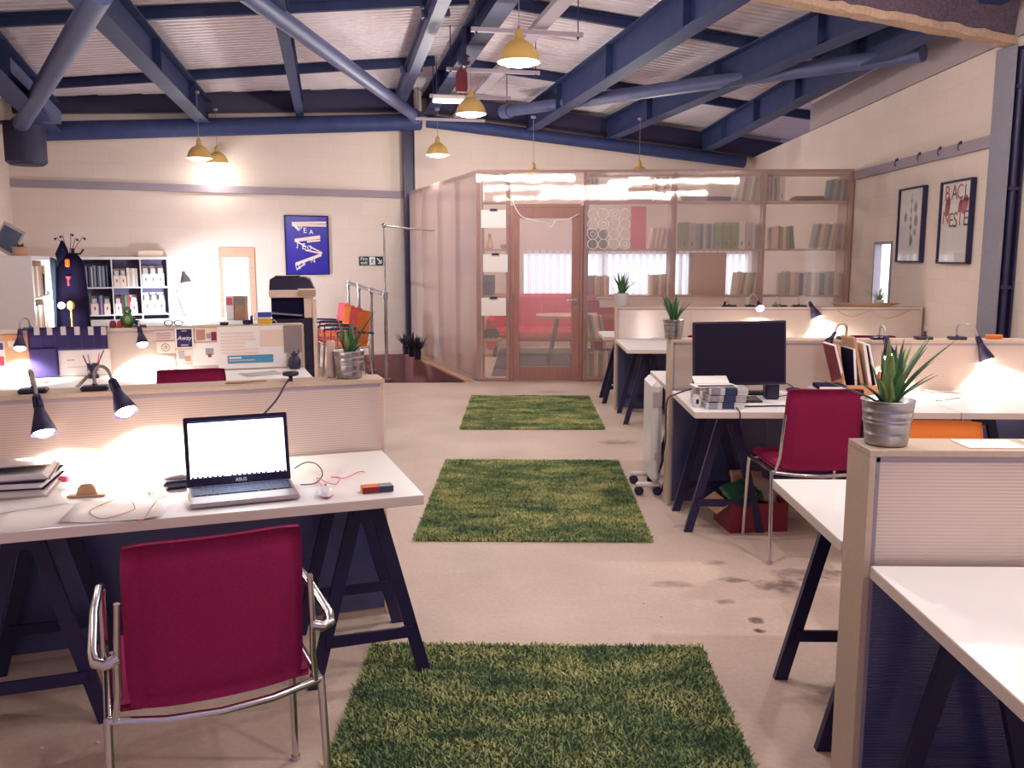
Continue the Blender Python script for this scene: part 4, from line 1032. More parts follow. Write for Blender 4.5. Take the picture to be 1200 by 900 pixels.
# ================================================================== SECOND LEFT DESK ROW
def dk3(px, py): s = atz(px, py, .742); return s
p = dk3(110, 443); cupt = thing('pen_cup', 'black pen cup full of pens under the black organiser', 'pen cup', (p.x, p.y, .742))
q = MB(); q.lathe([(0, 0), (.034, 0), (.040, .10), (.037, .10), (.031, .004), (0, .004)], 24); q.build('cup', 'blackplastic', cupt)
for i, (a, l, m) in enumerate(((0, .15, 'black'), (1, .16, 'pinkprint'), (2, .14, 'white'), (3, .15, 'maroon'), (4, .16, 'greyprint'), (5, .2, 'black'))):
    q = MB(); d = Vector((.35*math.cos(a*1.2)+(.15 if i == 5 else 0), .3*math.sin(a*1.2), 1)).normalized(); b = Vector((.01*math.cos(a), .01*math.sin(a), .01)); q.cyl(b, b+d*l, .0042, n=8); q.cyl(b+d*l, b+d*(l+.01), .0042, .001, n=8); q.build('pen', m, cupt)
p = dk3(348, 430); vz = thing('black_vase', 'small black lidded jar with a pouring neck on the second left desk', 'jar', (p.x+.01, p.y-.1, .742))
q = MB(); q.lathe([(0, 0), (.038, 0), (.046, .02), (.047, .06), (.036, .085), (.022, .095), (.026, .102), (.026, .112), (.008, .118), (.006, .13), (0, .132)], 26); q.build('body', 'blackplastic', vz)
q = MB(); q.tube([(.02, 0, .10), (.035, 0, .12), (.032, 0, .15)], .004, 8); q.build('spout', 'blackplastic', vz)
sheet('magazine', 'open grey magazine on the second left desk right of the red chair', 306, 438, .26, .19, TH+.3, .7415, 'papergrey', 'magazine', curl=.004)
sheet('paper_sheet', 'bright white sheets on the desk under the second-row lamp', 150, 441, .5, .28, TH, .7415)
sheet('paper_sheet', 'bright white sheets on the desk at the far left second row', 10, 448, .5, .28, TH, .7415)
# pinned sheets on the far left partition
PX2 = Matrix(((U.x, V.x, 0, P2.x), (U.y, V.y, 0, P2.y), (0, 0, 1, 0), (0, 0, 0, 1)))
def pin(name, label, x0, y0, x1, y1, m, cat='poster', off=.004, marks=(), group='sheets pinned on the far left partition', t=.002):
    a = atplane(x0, y1, P2, U); b = atplane(x1, y0, P2, U); a2 = atplane(x1, y1, P2, U)
    s0, s1, z0, z1 = a[0], b[0], (a[1]+a2[1])/2, b[1]
    z0 = max(z0, .745); z1 = min(z1, 1.064)
    q = MB(); q.box(s0, s1, -off-t, -off, z0, z1, PX2); o = q.build(name, m); tag(o, label, cat, group)
    for k, (u0, v0, u1, v1, mm) in enumerate(marks):
        W = s1-s0; H = z1-z0; q = MB(); q.box(s0+W*u0, s0+W*u1, -off-t-.0008-.0002*k, -off-t, z0+H*v0, z0+H*v1, PX2); q.build('print', mm, o)
    return o
def lines(n, u0=.1, u1=.9, v0=.1, v1=.9, m='papergrey', seed=1):
    rr = random.Random(seed); return [(u0, v0+(v1-v0)*i/n, u0+(u1-u0)*rr.uniform(.6, 1), v0+(v1-v0)*(i+.45)/n, m) for i in range(n)]
pin('pinned_sheet', 'large white sheet with fine text lines and pale pictures, right of the photos', 256, 381, 334, 431, 'paper', marks=lines(7, .05, .6, .35, .9, 'cream', 2)+[(.62, .5, .95, .9, 'cream')])
pin('banner_print', 'blue banner strip at the bottom of the pinned sheets', 267, 415, 320, 425, 'banner', off=.008, marks=[(.03, .6, .3, .8, 'paper'), (.03, .3, .6, .45, 'papergrey')])
o = pin('dark_badge_poster', 'small dark blue poster with white lettering and a white border', 206, 384, 226, 408, 'paper', off=.009, marks=[(.08, .06, .92, .94, 'navy'), (.3, .12, .7, .2, 'greyprint'), (.35, .82, .65, .88, 'greyprint')])
a = atplane(216, 396, P2, U); text('Away', .042, 'paper', o, PX2 @ Matrix.Translation((a[0], -.0135, a[1])) @ Matrix.Rotation(math.pi/2, 4, 'X'), name='lettering', ext=.0004, shear=.2)
pin('photo_print', 'pinkish photo print at the top between badge poster and text sheet', 229, 384, 254, 400, 'cream', off=.006, marks=[(.05, .1, .45, .9, 'doorwood'), (.5, .2, .7, .6, 'greyprint'), (.72, .05, .97, .7, 'maroon')])
pin('sketch_sheet', 'white sheet with a small dark sketch below the photo print', 226, 401, 256, 428, 'paper', off=.003, marks=[(.5, .45, .8, .75, 'greyprint'), (.58, .35, .72, .5, 'maroon')])
o = pin('circle_poster', 'cream poster with a dark ring drawing left of the badge poster', 184, 400, 205, 414, 'cream', off=.006)
a = atplane(194, 407, P2, U); q = MB(); XT = PX2 @ Matrix.Translation((a[0], -.0095, a[1])) @ Matrix.Rotation(math.pi/2, 4, 'X')
q.lathe([(.030, 0), (.030, .001), (.022, .001), (.022, 0)], 24, XT); q.lathe([(.014, 0), (.012, .0012), (.002, .0012)], 18, XT); q.build('ring_print', 'greyprint', o)
pin('text_card', 'brown printed card above the ring poster', 181, 387, 204, 398, 'papergrey', marks=lines(3, .1, .9, .1, .9, 'doorwood', 5))
pin('text_card', 'beige printed card at the desk edge under the ring poster', 182, 416, 205, 434, 'papergrey', marks=[(.1, .15, .25, .45, 'greyprint'), (.35, .15, .5, .45, 'greyprint'), (.6, .15, .75, .45, 'greyprint'), (.1, .7, .9, .8, 'cream')])
pin('flower_card', 'small patterned card below the badge poster', 207, 409, 226, 425, 'cream', marks=[(.15, .3, .5, .9, 'greyprint'), (.5, .1, .85, .5, 'doorwood')])
pin('felt_square', 'grey felt square pinned near the right end of the far left partition', 333, 381, 353, 413, 'mesh', 'pin board', off=.0085, t=.006)
pin('notice_card', 'small red and white card at the far left picture edge', 0, 400, 5, 432, 'paper', marks=[(.1, .1, .8, .45, 'redprint'), (.1, .7, .8, .95, 'black')])
pin('pin_board', 'tan cork board behind the lit lamp at the far left', 6, 392, 34, 438, 'oak', 'pin board', off=.003, marks=[(.1, .1, .85, .9, 'card'), (.2, .7, .7, .85, 'cream')])
# hanging organiser: black pocket strips with white tags
og = thing('hanging_organiser', 'black hanging file organiser with six white tags on the partition', 'organiser')
def p2pt(px, py, off): s, z, _ = atplane(px, py, P2, U); return s, z
s0, _ = p2pt(33, 384, 0); s1, zb = p2pt(127, 408, 0); sm, zl = p2pt(71, 447, 0)
q = MB(); q.rbox(s0, s1, -.035, -.004, zb, 1.075, .008, PX2); q.rbox(s0, sm, -.045, -.006, max(zl, .745), zb+.02, .01, PX2); q.build('pocket_panel', 'navy', og)
q = MB(); q.rbox(s0, s1, -.034, .05, 1.066, 1.082, .006, PX2); q.build('top_flap', 'navy', og)
for i, px in enumerate((44, 59, 75, 91, 107, 122)):
    s, z = p2pt(px, 387, 0); q = MB(); q.rbox(s-.017, s+.017, -.038, -.0355, z-.03, z+.028, .001, PX2); q.build('tag', 'papergrey', og)
q = MB()
for i in range(7): s = s0+(s1-s0)*i/6; q.bar(PX2 @ Vector((s, -.036, zb)), PX2 @ Vector((s, -.036, 1.07)), .004, .004)
q.build('seam', 'black', og)
pin('paper_notice', 'big white notice hanging below the black organiser', 71, 409, 129, 444, 'paper', off=.0095, marks=[(.15, .6, .3, .64, 'greyprint'), (.15, .33, .7, .36, 'papergrey')])
# things on top of the far left partition
def onp2(px, v=3.91): s = atplane(px, 380, P2, U)[0]; return LB(s, v, 1.0655)
g = thing('eyeglasses', 'dark framed eyeglasses on top of the poster partition', 'glasses', onp2(203), TH)
q = MB()
for s in (-1, 1): q.tube([(s*.034+.028*math.cos(a), -.01, .024+.02*math.sin(a)) for a in (i*math.pi/8 for i in range(17))], .0032, 6)
q.tube([(-.008, -.01, .03), (0, -.01, .034), (.008, -.01, .03)], .003, 6); q.build('frame', 'black', g)
for s in (-1, 1): q = MB(); q.tube([(s*.064, -.01, .03), (s*.066, .05, .028), (s*.062, .10, .01)], .002, 6); q.build('temple', 'black', g)
f = thing('toy_penguin', 'dark green plastic toy bird with a pale belly on the partition', 'toy', onp2(149), TH)
q = MB(); q.lathe([(0, 0), (.030, .0), (.042, .03), (.040, .07), (.026, .095), (.020, .10)], 20); q.sphere((0, 0, .118), .030, 16, 10); q.build('body', 'green', f)
q = MB(); q.sphere((0, -.022, .05), .028, 14, 10, sc=(.9, .9, 1.3)); q.build('belly', 'leaflight', f)
q = MB(); q.cyl((0, -.028, .115), (0, -.05, .112), .008, .001, 8); q.build('beak', 'gold', f)
for s in (-1, 1): q = MB(); q.sphere((s*.044, 0, .05), .012, 10, 8, sc=(.6, 1, 2.6)); q.build('wing', 'green', f)
for px, m, lab, w in ((131, 'maroon', 'small maroon jar left of the green toy bird', .022), (139, 'redprint', 'small red jar touching the green toy bird', .018), (20+140, 'blackplastic', 'small black jar right of the green toy bird', .014)):
    q = MB(); q.lathe([(0, 0), (w, 0), (w*1.05, .012), (w, .036), (w*.7, .042), (w*.75, .05), (0, .05)], 16); o = q.build('small_jar', m); o.location = onp2(px); tag(o, lab, 'jar', 'little jars on the far left partition')
q = MB(); q.lathe([(0, 0), (.026, 0), (.032, .01), (.030, .022), (.014, .024), (.012, .014), (0, .014)], 22); o = q.build('tape_roll', 'blackplastic'); o.location = onp2(263); tag(o, 'black tape roll on the poster partition below the small window', 'tape roll')
mg = thing('camera_case', 'black box-shaped case on the poster partition beside the striped box', 'case', onp2(291), TH)
q = MB(); q.rbox(-.035, .02, -.02, .03, 0, .035, .008); q.build('case', 'blackplastic', mg); q = MB(); q.rbox(.018, .038, -.02, .03, 0, .065, .006); q.build('flap', 'blackplastic', mg)
tb = thing('striped_box', 'small box with blue top and yellow bottom beside the printer', 'box', onp2(311), TH)
q = MB(); q.use('bluebox'); q.rbox(-.045, .05, -.02, .04, .052, .088, .001); q.use('paper'); q.box(-.044, .049, -.019, .039, .044, .052); q.use('gold'); q.rbox(-.045, .05, -.02, .04, 0, .044, .001); q.build('carton', None, tb)
q = MB(); q.box(-.075, -.048, -.02, .03, .03, .088); q.use('white'); q.build('side_card', 'bluebox', tb)
cable('wire_ring', 'thin pale wire loop on the partition next to the printer', [onp2(318)+Vector((.01*0, 0, .004)), onp2(322)+Vector((0, 0, .03)), onp2(326)+Vector((0, 0, .004))], .002, 'paper')
# ================================================================== MEETING ROOM BEHIND CLEAR SHEETS
GY = 11.10
def gx(px): return (px-620)/1040*GY
X0 = -.65; XD0 = gx(598); XD1 = gx(683); XP = [XD1, gx(789), gx(892), 3.97]
mr = thing('meeting_room_screen', 'tall clear ribbed plastic wall of the meeting room in timber posts', 'glazed wall', (0, 0, 0))
def post(x, w=.045, z1=2.60, name='post', d=.045):
    q = MB(); q.rbox(x-w/2, x+w/2, GY, GY+d, .0, z1, .002); q.build(name, 'doorwood', mr)
for x in (X0+.02, XD0-.022, XP[0]+.022, XP[1], XP[2], XP[3]): post(x)
q = MB(); q.box(X0, 3.98, GY+.001, GY+.044, 2.60, 2.635); q.build('top_rail', 'doorwood', mr)
q = MB(); q.box(X0, XD0-.04, GY+.001, GY+.044, .0, .04); q.build('bottom_rail', 'doorwood', mr)
q = MB(); q.box(XD1+.04, 3.95, GY+.001, GY+.044, .0, .04); q.build('bottom_rail', 'doorwood', mr)
for a, b, z0 in ((X0, XD0-.01, .02), (XD0-.01, XD1+.01, 2.23), (XD1+.01, XP[1], .02), (XP[1], XP[2], .02), (XP[2], 3.98, .02)):
    q = MB(); q.box(a+.002, b-.002, GY-.012, GY-.004, z0, 2.63); q.build('clear_sheet', 'poly_vx', mr)
for x in (X0+.01, XP[0]+.02, XP[1], XP[2], XP[3]-.01):
    for z in (.3, 1.0, 1.7, 2.4):
        pass
# side wall in four sheets
G0 = Vector((X0, GY, 0)); GL = 3.72
for k in range(4):
    a = G0+V*(k*GL/4+.004)-U*.004; b = G0+V*((k+1)*GL/4-.004)-U*.004; c = .034
    q = MB(); vs = [(p.x, p.y, z) for z in (.035, 2.63) for p in (a, b, b-U*.008, a-U*.008)]
    q.add(vs, [(0, 3, 2, 1), (4, 5, 6, 7), (0, 1, 5, 4), (1, 2, 6, 5), (2, 3, 7, 6), (3, 0, 4, 7)]); q.build('side_sheet', 'poly_vs', mr)
for k in range(0, 5):
    a = G0+V*min(k*GL/4+.03, GL-.02)+U*.03; q = MB(); q.bar((a.x, a.y, .035), (a.x, a.y, 2.6), .045, .045, up=(V.x, V.y, 0)); q.build('side_post', 'doorwood', mr)
a = G0+U*.03; b = G0+V*GL+U*.03; q = MB(); q.bar((a.x, a.y, 2.6), (b.x, b.y, 2.6), .04, .05); q.bar((a.x, a.y, .05), (b.x, b.y, .05), .04, .03); q.build('side_rail', 'doorwood', mr)
# door
dr = MB(); z1 = 2.20
dr.rbox(XD0+.002, XD0+.035, GY-.02, GY+.05, 0, z1, .002); dr.rbox(XD1-.035, XD1-.002, GY-.02, GY+.05, 0, z1, .002); dr.rbox(XD0+.035, XD1-.035, GY-.02, GY+.05, z1-.03, z1+.02, .002)
do = dr.build('door_1', 'doorwood'); tag(do, kind='structure')
a, b = XD0+.038, XD1-.038; lf = MB()
lf.rbox(a, a+.075, GY-.012, GY+.03, .01, z1-.035, .002); lf.rbox(b-.10, b, GY-.012, GY+.03, .01, z1-.035, .002)
lf.rbox(a+.075, b-.10, GY-.012, GY+.03, .01, .19, .002); lf.rbox(a+.075, b-.10, GY-.012, GY+.03, z1-.15, z1-.035, .002)
lf.build('leaf', 'doorwood', do)
q = MB(); q.box(a+.075, b-.10, GY+.004, GY+.012, .19, z1-.15); q.build('pane', poly_mat('clear door pane', (1, 0, 0), .03, .06, .86, (.97, .90, .88, 1), gloss=.1, rough=.05, lines=.04), do)
hx = b-.05; q = MB(); q.cyl((hx, GY-.012, 1.04), (hx, GY-.05, 1.04), .009, n=10); q.tube([(hx, GY-.05, 1.04), (hx-.05, GY-.052, 1.04), (hx-.12, GY-.05, 1.035)], .008, 10); q.cyl((hx, GY-.012, 1.04), (hx, GY-.018, 1.04), .026, n=20); q.cyl((hx, GY-.012, .94), (hx, GY-.017, .94), .018, n=16); q.build('door_handle', 'chrome', do)
# clip boards hanging on the first bay
for i, (x0, y0, x1, y1) in enumerate(((564, 246, 593, 267), (566, 298, 595, 319), (564, 349, 593, 370))):
    pa = aty(x0, y1, GY-.02); pb = aty(x1, y0, GY-.02)
    t = thing('clip_sheet', '%s white notice sheet with a black clip on the narrow clear bay' % ('top', 'middle', 'bottom')[i], 'notice sheet', (0, 0, 0), 0, 'clipped notice sheets')
    q = MB(); q.box(pa.x, pb.x, GY-.020, GY-.016, pa.z, pb.z); q.build('sheet', 'papergrey' if False else 'paper', t)
    xc = (pa.x+pb.x)/2; q = MB(); q.prism([(xc-.05, pb.z-.012), (xc+.05, pb.z-.012), (xc+.04, pb.z+.014), (xc-.04, pb.z+.014)], GY-.034, axis='y', d0=GY-.0205); q.build('clip', 'black', t)
# circle lettering decal
dc = MB(); a = aty(688, 292, GY); b = aty(739, 245, GY); st = (b.x-a.x)/4; sz = (b.z-a.z)/4
def ringpts(cx, cz, r, kind):
    P = []
    for i in range(25):
        t_ = 2*math.pi*i/24; x, z = math.cos(t_), math.sin(t_)
        if kind and ((x > 0) == (kind & 1 > 0)) and ((z > 0) == (kind & 2 > 0)):
            k = 1/max(abs(x), abs(z)); x *= k; z *= k
        P.append((cx+x*r, GY-.014, cz+z*r))
    return P
kinds = [[1, 2, 0, 3], [0, 3, 1, 2], [2, 0, 3, 1], [3, 1, 0, 2]]
for i in range(4):
    for j in range(4):
        dc.tube(ringpts(a.x+st*(i+.5), a.z+sz*(j+.5), st*.47, kinds[i][j] if (i+j) % 3 else 0), .0055, 5, cap=False)
        if (i*3+j) % 4 == 1: dc.tube(ringpts(a.x+st*(i+.5), a.z+sz*(j+.5), st*.22, 0), .005, 5, cap=False)
tag(dc.build('circle_decal', 'paper'), 'white four-by-four pattern of outlined circles stuck on the clear wall', 'decal')
# bright caustic reflections at the door head, modelled as white strings
cable('reflection_string', 'white string standing in for reflections over the top of the wooden door', [aty(600, 232, GY-.03), aty(604, 243, GY-.03), aty(612, 254, GY-.03), aty(628, 259, GY-.03), aty(640, 261, GY-.03), aty(646, 266, GY-.03), aty(652, 258, GY-.03), aty(665, 257, GY-.03), aty(678, 251, GY-.03)], .006, 'paper', 'string')
cable('reflection_string', 'curly white string standing in for reflections at the top left of the clear wall above the notices', [aty(586, 203, GY-.03), aty(592, 211, GY-.03), aty(602, 214, GY-.03), aty(611, 210, GY-.03), aty(612, 203, GY-.03)], .006, 'paper', 'string')
# ---- shelving
SH = [.05, .53, 1.09, 1.67, 2.26]
SD0, SD1 = GY+.07, GY+.40
def unit(x0, x1, label, shelves=SH, top=True):
    t = thing('shelving_unit', label, 'shelving', (0, 0, 0), 0, 'open shelving behind the clear wall')
    for x in (x0+.012, x1-.012): q = MB(); q.rbox(x-.011, x+.011, SD0, SD1, 0, 2.58, .001); q.build('side_panel', 'doorwood', t)
    for z in shelves: q = MB(); q.rbox(x0+.024, x1-.024, SD0, SD1, z-.022, z, .001); q.build('shelf', 'wood', t)
    if top: q = MB(); q.rbox(x0, x1, SD0, SD1, 2.58, 2.60, .001); q.build('top_panel', 'wood', t)
    return t
B = [(X0+.05, XD0-.03), (XD1+.05, XP[1]-.01), (XP[1]+.01, XP[2]-.01), (XP[2]+.01, 3.96)]
unit(B[0][0], B[0][1], 'narrow open shelves left of the wooden door', shelves=SH[1:])
unit(B[1][0], B[1][1], 'open shelves in the bay right of the wooden door')
unit(B[2][0], B[2][1], 'open shelves in the middle bay of the clear wall')
unit(B[3][0], B[3][1], 'open shelves in the bay next to the right wall')
# unit meshes
def book_mesh():
    q = MB(); q.use('white'); q.box(0, .07, 0, 1, 0, 1); q.box(.93, 1, 0, 1, 0, 1); q.box(.07, .93, 0, .04, 0, 1)
    q.use('paper'); q.box(.07, .93, .04, .96, .015, .985)
    me = q.build('cover', None); d = me.data; bpy.data.objects.remove(me); return d
def file_mesh():
    q = MB(); q.use('white')
    prof = [(0, 0), (1, 0), (1, 1), (.75, 1), (0, .62)]
    q.prism(prof, .03, axis='x'); q.prism(prof, 1, axis='x', d0=.97)
    q.box(.03, .97, 0, .02, 0, .62); q.box(.03, .97, .98, 1, 0, 1); q.box(.03, .97, .02, .98, 0, .02)
    q.use('black'); q.cyl((.5, -.004, .35), (.5, .0, .35), .10, n=12)
    q.use('papergrey'); q.box(.15, .85, .08, .95, .02, .90)
    me = q.build('file', None); d = me.data; bpy.data.objects.remove(me); return d
def binder_mesh():
    q = MB(); q.use('white'); q.box(0, .04, 0, 1, 0, 1); q.box(.96, 1, 0, 1, 0, 1); q.box(.04, .96, 0, .02, 0, 1); q.use('paper'); q.box(.1, .9, .05, .95, .02, .93)
    q.use('black'); q.cyl((.5, -.004, .2), (.5, .0, .2), .09, n=12)
    me = q.build('binder', None); d = me.data; bpy.data.objects.remove(me); return d
BM, FM, BIM = book_mesh(), file_mesh(), binder_mesh()
CN = {'paper': 'white', 'papergrey': 'pale grey', 'greyprint': 'grey', 'card': 'tan', 'cream': 'cream', 'teal': 'blue grey', 'navy': 'navy', 'redprint': 'red', 'green': 'green', 'black': 'black', 'bluebox': 'blue', 'maroon': 'maroon', 'leaflight': 'olive', 'pinkprint': 'pink', 'gold': 'yellow', 'oak': 'brown'}
def place(kind, mesh, colour, X, W, D, H, label, group):
    o = bpy.data.objects.new(kind, mesh); C.objects.link(o)
    o.matrix_world = X @ Matrix.Diagonal((W, D, H, 1))
    o.material_slots[0].link = 'OBJECT'; o.material_slots[0].material = M[colour]
    tag(o, label, {'book': 'book', 'magazine_file': 'magazine file', 'ring_binder': 'binder'}[kind], group)
def row(XB, x0, z, y, items, where, seed=0, lean0=0):
    """items: (kind, n, w, h, colours, lean, gap) placed from x0 to the right, standing on z, front at local y"""
    rr = random.Random(seed); x = x0; idx = 0
    for (kind, n, w, h, cols, lean, gap) in items:
        x += gap
        for i in range(n):
            c = cols[i % len(cols)] if isinstance(cols, (list, tuple)) else cols
            hh = h*(1+(rr.uniform(-.05, .03) if kind == 'book' else 0)); ww = w*(1+(rr.uniform(-.2, .2) if kind == 'book' else 0))
            D = .22 if kind == 'book' else .26
            mesh = {'book': BM, 'magazine_file': FM, 'ring_binder': BIM}[kind]
            nm = {'book': 'book', 'magazine_file': 'magazine file', 'ring_binder': 'binder'}[kind]
            dx = 0; 
            if lean > 0: Xl = Matrix.Translation((x+ww, 0, 0)) @ Matrix.Rotation(lean, 4, 'Y') @ Matrix.Translation((-ww, 0, 0)); Xl = Matrix.Translation((0, 0, ww*math.sin(lean))) @ Matrix.Translation((x, 0, 0)) @ Matrix.Rotation(lean, 4, 'Y'); step = ww/math.cos(lean)
            elif lean < 0: Xl = Matrix.Translation((x, 0, 0)) @ Matrix.Rotation(lean, 4, 'Y'); Xl = Matrix.Translation((x, 0, 0)) @ Matrix.Rotation(lean, 4, 'Y'); step = ww/math.cos(lean)
            else: Xl = Matrix.Translation((x, 0, 0)); step = ww
            lbl = '%s %s%s, %s %s' % (CN.get(c, 'plain'), 'leaning ' if lean else '', nm, nth(idx), where)
            place(kind, mesh, c, XB @ Matrix.Translation((0, y+rr.uniform(0, .02), z+.001)) @ Xl, ww*.96, D, hh, lbl, 'books and files '+where)
            x += step+.0012; idx += 1
    return x
I4 = Matrix.Identity(4); bk = 'book'; mf = 'magazine_file'; rb = 'ring_binder'
def sx(px): return (px-620)/1040*(GY+.12)
yF = SD0+.04
row(I4, sx(690), 2.26, yF, [(bk, 6, .022, .29, ('greyprint', 'papergrey'), -.12, .0)], 'on the top shelf right of the door', 1)
row(I4, sx(764), 2.26, yF, [(bk, 6, .032, .29, ('card', 'papergrey', 'cream'), .10, .0)], 'on the top shelf above the pink sheet', 2)
row(I4, sx(858), 2.26, yF, [(bk, 8, .036, .30, ('papergrey', 'cream', 'greyprint'), .14, 0)], 'on the middle bay top shelf', 3)
row(I4, sx(896), 2.26, yF, [(bk, 5, .026, .30, ('papergrey', 'teal'), 0, 0), (rb, 1, .07, .30, 'paper', 0, .01)], 'on the right bay top shelf, left end', 4)
row(I4, sx(966), 2.26, yF, [(bk, 4, .036, .26, ('teal', 'greyprint'), .1, 0)], 'on the right bay top shelf, right end', 5)
row(I4, sx(686), 1.67, yF, [(bk, 9, .03, .24, ('papergrey', 'greyprint'), 0, 0)], 'behind the circle pattern', 6)
row(I4, sx(760), 1.67, yF, [(bk, 7, .028, .27, ('cream', 'papergrey'), .16, 0)], 'leaning just right of the pink sheet', 7)
row(I4, sx(796), 1.67, yF, [(rb, 2, .10, .33, ('leaflight', 'papergrey'), 0, 0), (bk, 6, .035, .32, ('greyprint', 'teal', 'papergrey'), 0, 0), (rb, 3, .10, .33, 'leaflight', 0, .01), (rb, 1, .08, .33, 'paper', 0, 0), (rb, 1, .09, .33, 'papergrey', 0, 0)], 'on the second shelf of the middle bay', 8)
row(I4, sx(901), 1.67, yF, [(bk, 2, .05, .27, 'cream', 0, 0), (bk, 1, .03, .28, 'redprint', 0, 0), (bk, 3, .04, .27, ('leaflight', 'cream'), 0, 0), (bk, 2, .035, .28, 'green', -.12, .0)], 'on the right bay second shelf, left', 9)
row(I4, sx(951), 1.67, yF, [(bk, 7, .045, .31, ('greyprint', 'cream', 'papergrey'), .14, 0), (bk, 4, .04, .30, ('papergrey', 'cream'), .0, .02)], 'on the right bay second shelf, right', 10)
row(I4, sx(687), 1.09, yF, [(bk, 8, .035, .25, ('cream', 'papergrey', 'card'), 0, 0)], 'on the third shelf right of the door', 11)
row(I4, sx(762), 1.09, yF, [(bk, 7, .035, .26, ('cream', 'card', 'greyprint'), 0, 0)], 'just left of the big cardboard box', 12)
row(I4, sx(860), 1.09, yF, [(bk, 7, .04, .29, ('cream', 'papergrey', 'leaflight'), .12, 0)], 'leaning right of the big cardboard box', 13)
row(I4, sx(912), 1.09, yF, [(bk, 16, .048, .29, ('papergrey', 'greyprint', 'cream', 'papergrey', 'teal'), 0, 0)], 'on the third shelf of the right bay', 14) if False else row(I4, sx(915), 1.09, yF, [(bk, 14, .055, .29, ('papergrey', 'greyprint', 'cream', 'papergrey', 'teal'), 0, 0)], 'on the third shelf of the right bay', 14)
row(I4, sx(688), .53, yF, [(bk, 8, .03, .30, ('paper', 'cream', 'greyprint', 'papergrey'), -.16, 0)], 'on the lower shelf beside the door foot', 15)
row(I4, sx(686), .05, yF, [(bk, 11, .03, .31, ('cream', 'paper', 'greyprint', 'card'), 0, 0)], 'on the floor-level shelf beside the door', 16)
def bobj(name, label, cat, x0, x1, y0, y1, z0, z1, m, lid=None, group=None):
    t = thing(name, label, cat, ((x0+x1)/2, (y0+y1)/2, z0+.003), 0, group); w = (x1-x0)/2; d = (y1-y0)/2; h = z1-z0
    q = MB(); q.rbox(-w, w, -d, d, 0, h-.001, .003); q.build('carton', m, t)
    q = MB(); q.rbox(-w-.003, w+.003, -d-.003, d+.003, h-.05, h+.002, .003); q.build('lid', lid or m, t); return t
bobj('archive_box', 'flat grey archive box on the top shelf right of the door', 'box', sx(733), sx(762), yF, yF+.25, 2.26, 2.41, 'card')
bobj('archive_box', 'low dark box on the top shelf of the middle bay', 'box', sx(796), sx(824), yF, yF+.25, 2.26, 2.36, 'greyprint')
bobj('archive_box', 'thin navy box on the top shelf of the middle bay', 'box', sx(826), sx(853), yF, yF+.25, 2.26, 2.31, 'navy')
bobj('archive_box', 'large cardboard box on the third shelf of the middle bay', 'box', sx(811), sx(850), yF, yF+.28, 1.09, 1.62, 'card')
bobj('archive_box', 'coral red box on the lower shelf beside the door', 'box', sx(687), sx(706), yF+.02, yF+.25, .875, .885+.16, 'pink') if False else None
q = MB()
for k in range(5): q.rbox(sx(924)+k*.012, sx(962)-k*.008, yF, yF+.22, 2.262+k*.012, 2.272+k*.012, .001)
tag(q.build('magazine_stack', 'navy'), 'flat stack of dark magazines on the right bay top shelf', 'magazine stack')
q = MB(); q.rbox(sx(739), sx(757), yF+.10, yF+.11, 1.672, 2.20, .001); q.rbox(sx(739), sx(757), yF+.05, yF+.11, 1.672, 1.69, .001)
tag(q.build('pink_sheet', 'pinkprint'), 'tall bright pink sheet standing right of the circle pattern', 'sheet')
q = MB(); q.lathe([(0, 0), (.035, 0), (.045, .04), (.03, .10), (.018, .13), (.026, .16), (.02, .19), (0, .20)], 16); q.cyl((.02, 0, .165), (.05, 0, .16), .006, .002); o = q.build('bird_figurine', 'cream'); o.location = (sx(574), yF+.05, 1.671); tag(o, 'cream bird figurine behind the clear sheet below the top notice', 'figurine')
q = MB(); q.sphere((0, 0, .03), .03, 12, 8, sc=(1.5, 1, 1)); q.cyl((.03, 0, .05), (.06, 0, .09), .008, .012); o = q.build('small_teapot', 'card'); o.location = (sx(590), yF+.05, 1.671); tag(o, 'small brown figurine beside the cream bird behind the clear sheet', 'figurine')
q = MB()
for i in range(7): q.sphere((i*.022-.06, 0.01*(i % 2), .05+.02*(i % 3)), .05, 10, 7)
o = q.build('black_bag', 'blackplastic'); o.location = (sx(574), yF+.08, .531); tag(o, 'lumpy black bag on the low shelf left of the door', 'bag')
q = MB(); q.sphere((0, 0, .03), .03, 12, 8, sc=(1.6, 1, .9)); o = q.build('red_pouch', 'redprint'); o.location = (sx(590), yF+.06, .531); tag(o, 'small red pouch right of the black bag', 'pouch')
q = MB(); q.rbox(-.08, .08, 0, .2, 0, .25, .004); o = q.build('archive_box', 'teal'); o.location = (sx(572), yF, 1.093); tag(o, 'blue grey box on the narrow shelves between two notices', 'box')
# ---- furniture inside the room
q = MB(); q.box(-.5, 3.9, 11.6, 15.2, .0015, .008); tag(q.build('carpet', 'carpetblue'), 'dark blue grey carpet on the meeting room floor', 'carpet')
sf = thing('sofa', 'bright red sofa at the back of the meeting room', 'sofa', (.25, 14.2, 0))
q = MB(); q.rbox(-.85, .85, .25, .45, .30, .98, .05); q.build('backrest', 'sofa', sf)
q = MB(); q.rbox(-.85, .85, -.35, .27, .25, .45, .05); q.build('seat', 'sofa', sf)
for s in (-1, 1): q = MB(); q.rbox(s*.85-.08, s*.85+.08, -.35, .45, .12, .62, .04); q.build('armrest', 'sofa', sf)
for sx_ in (-.8, .8):
    for sy in (-.28, .38): q = MB(); q.cyl((sx_, sy, 0), (sx_, sy, .13), .018, .024, n=10); q.build('leg', 'black', sf)
tb = thing('meeting_table', 'round-cornered pale table inside the meeting room behind the door', 'table', (.82, 12.75, 0))
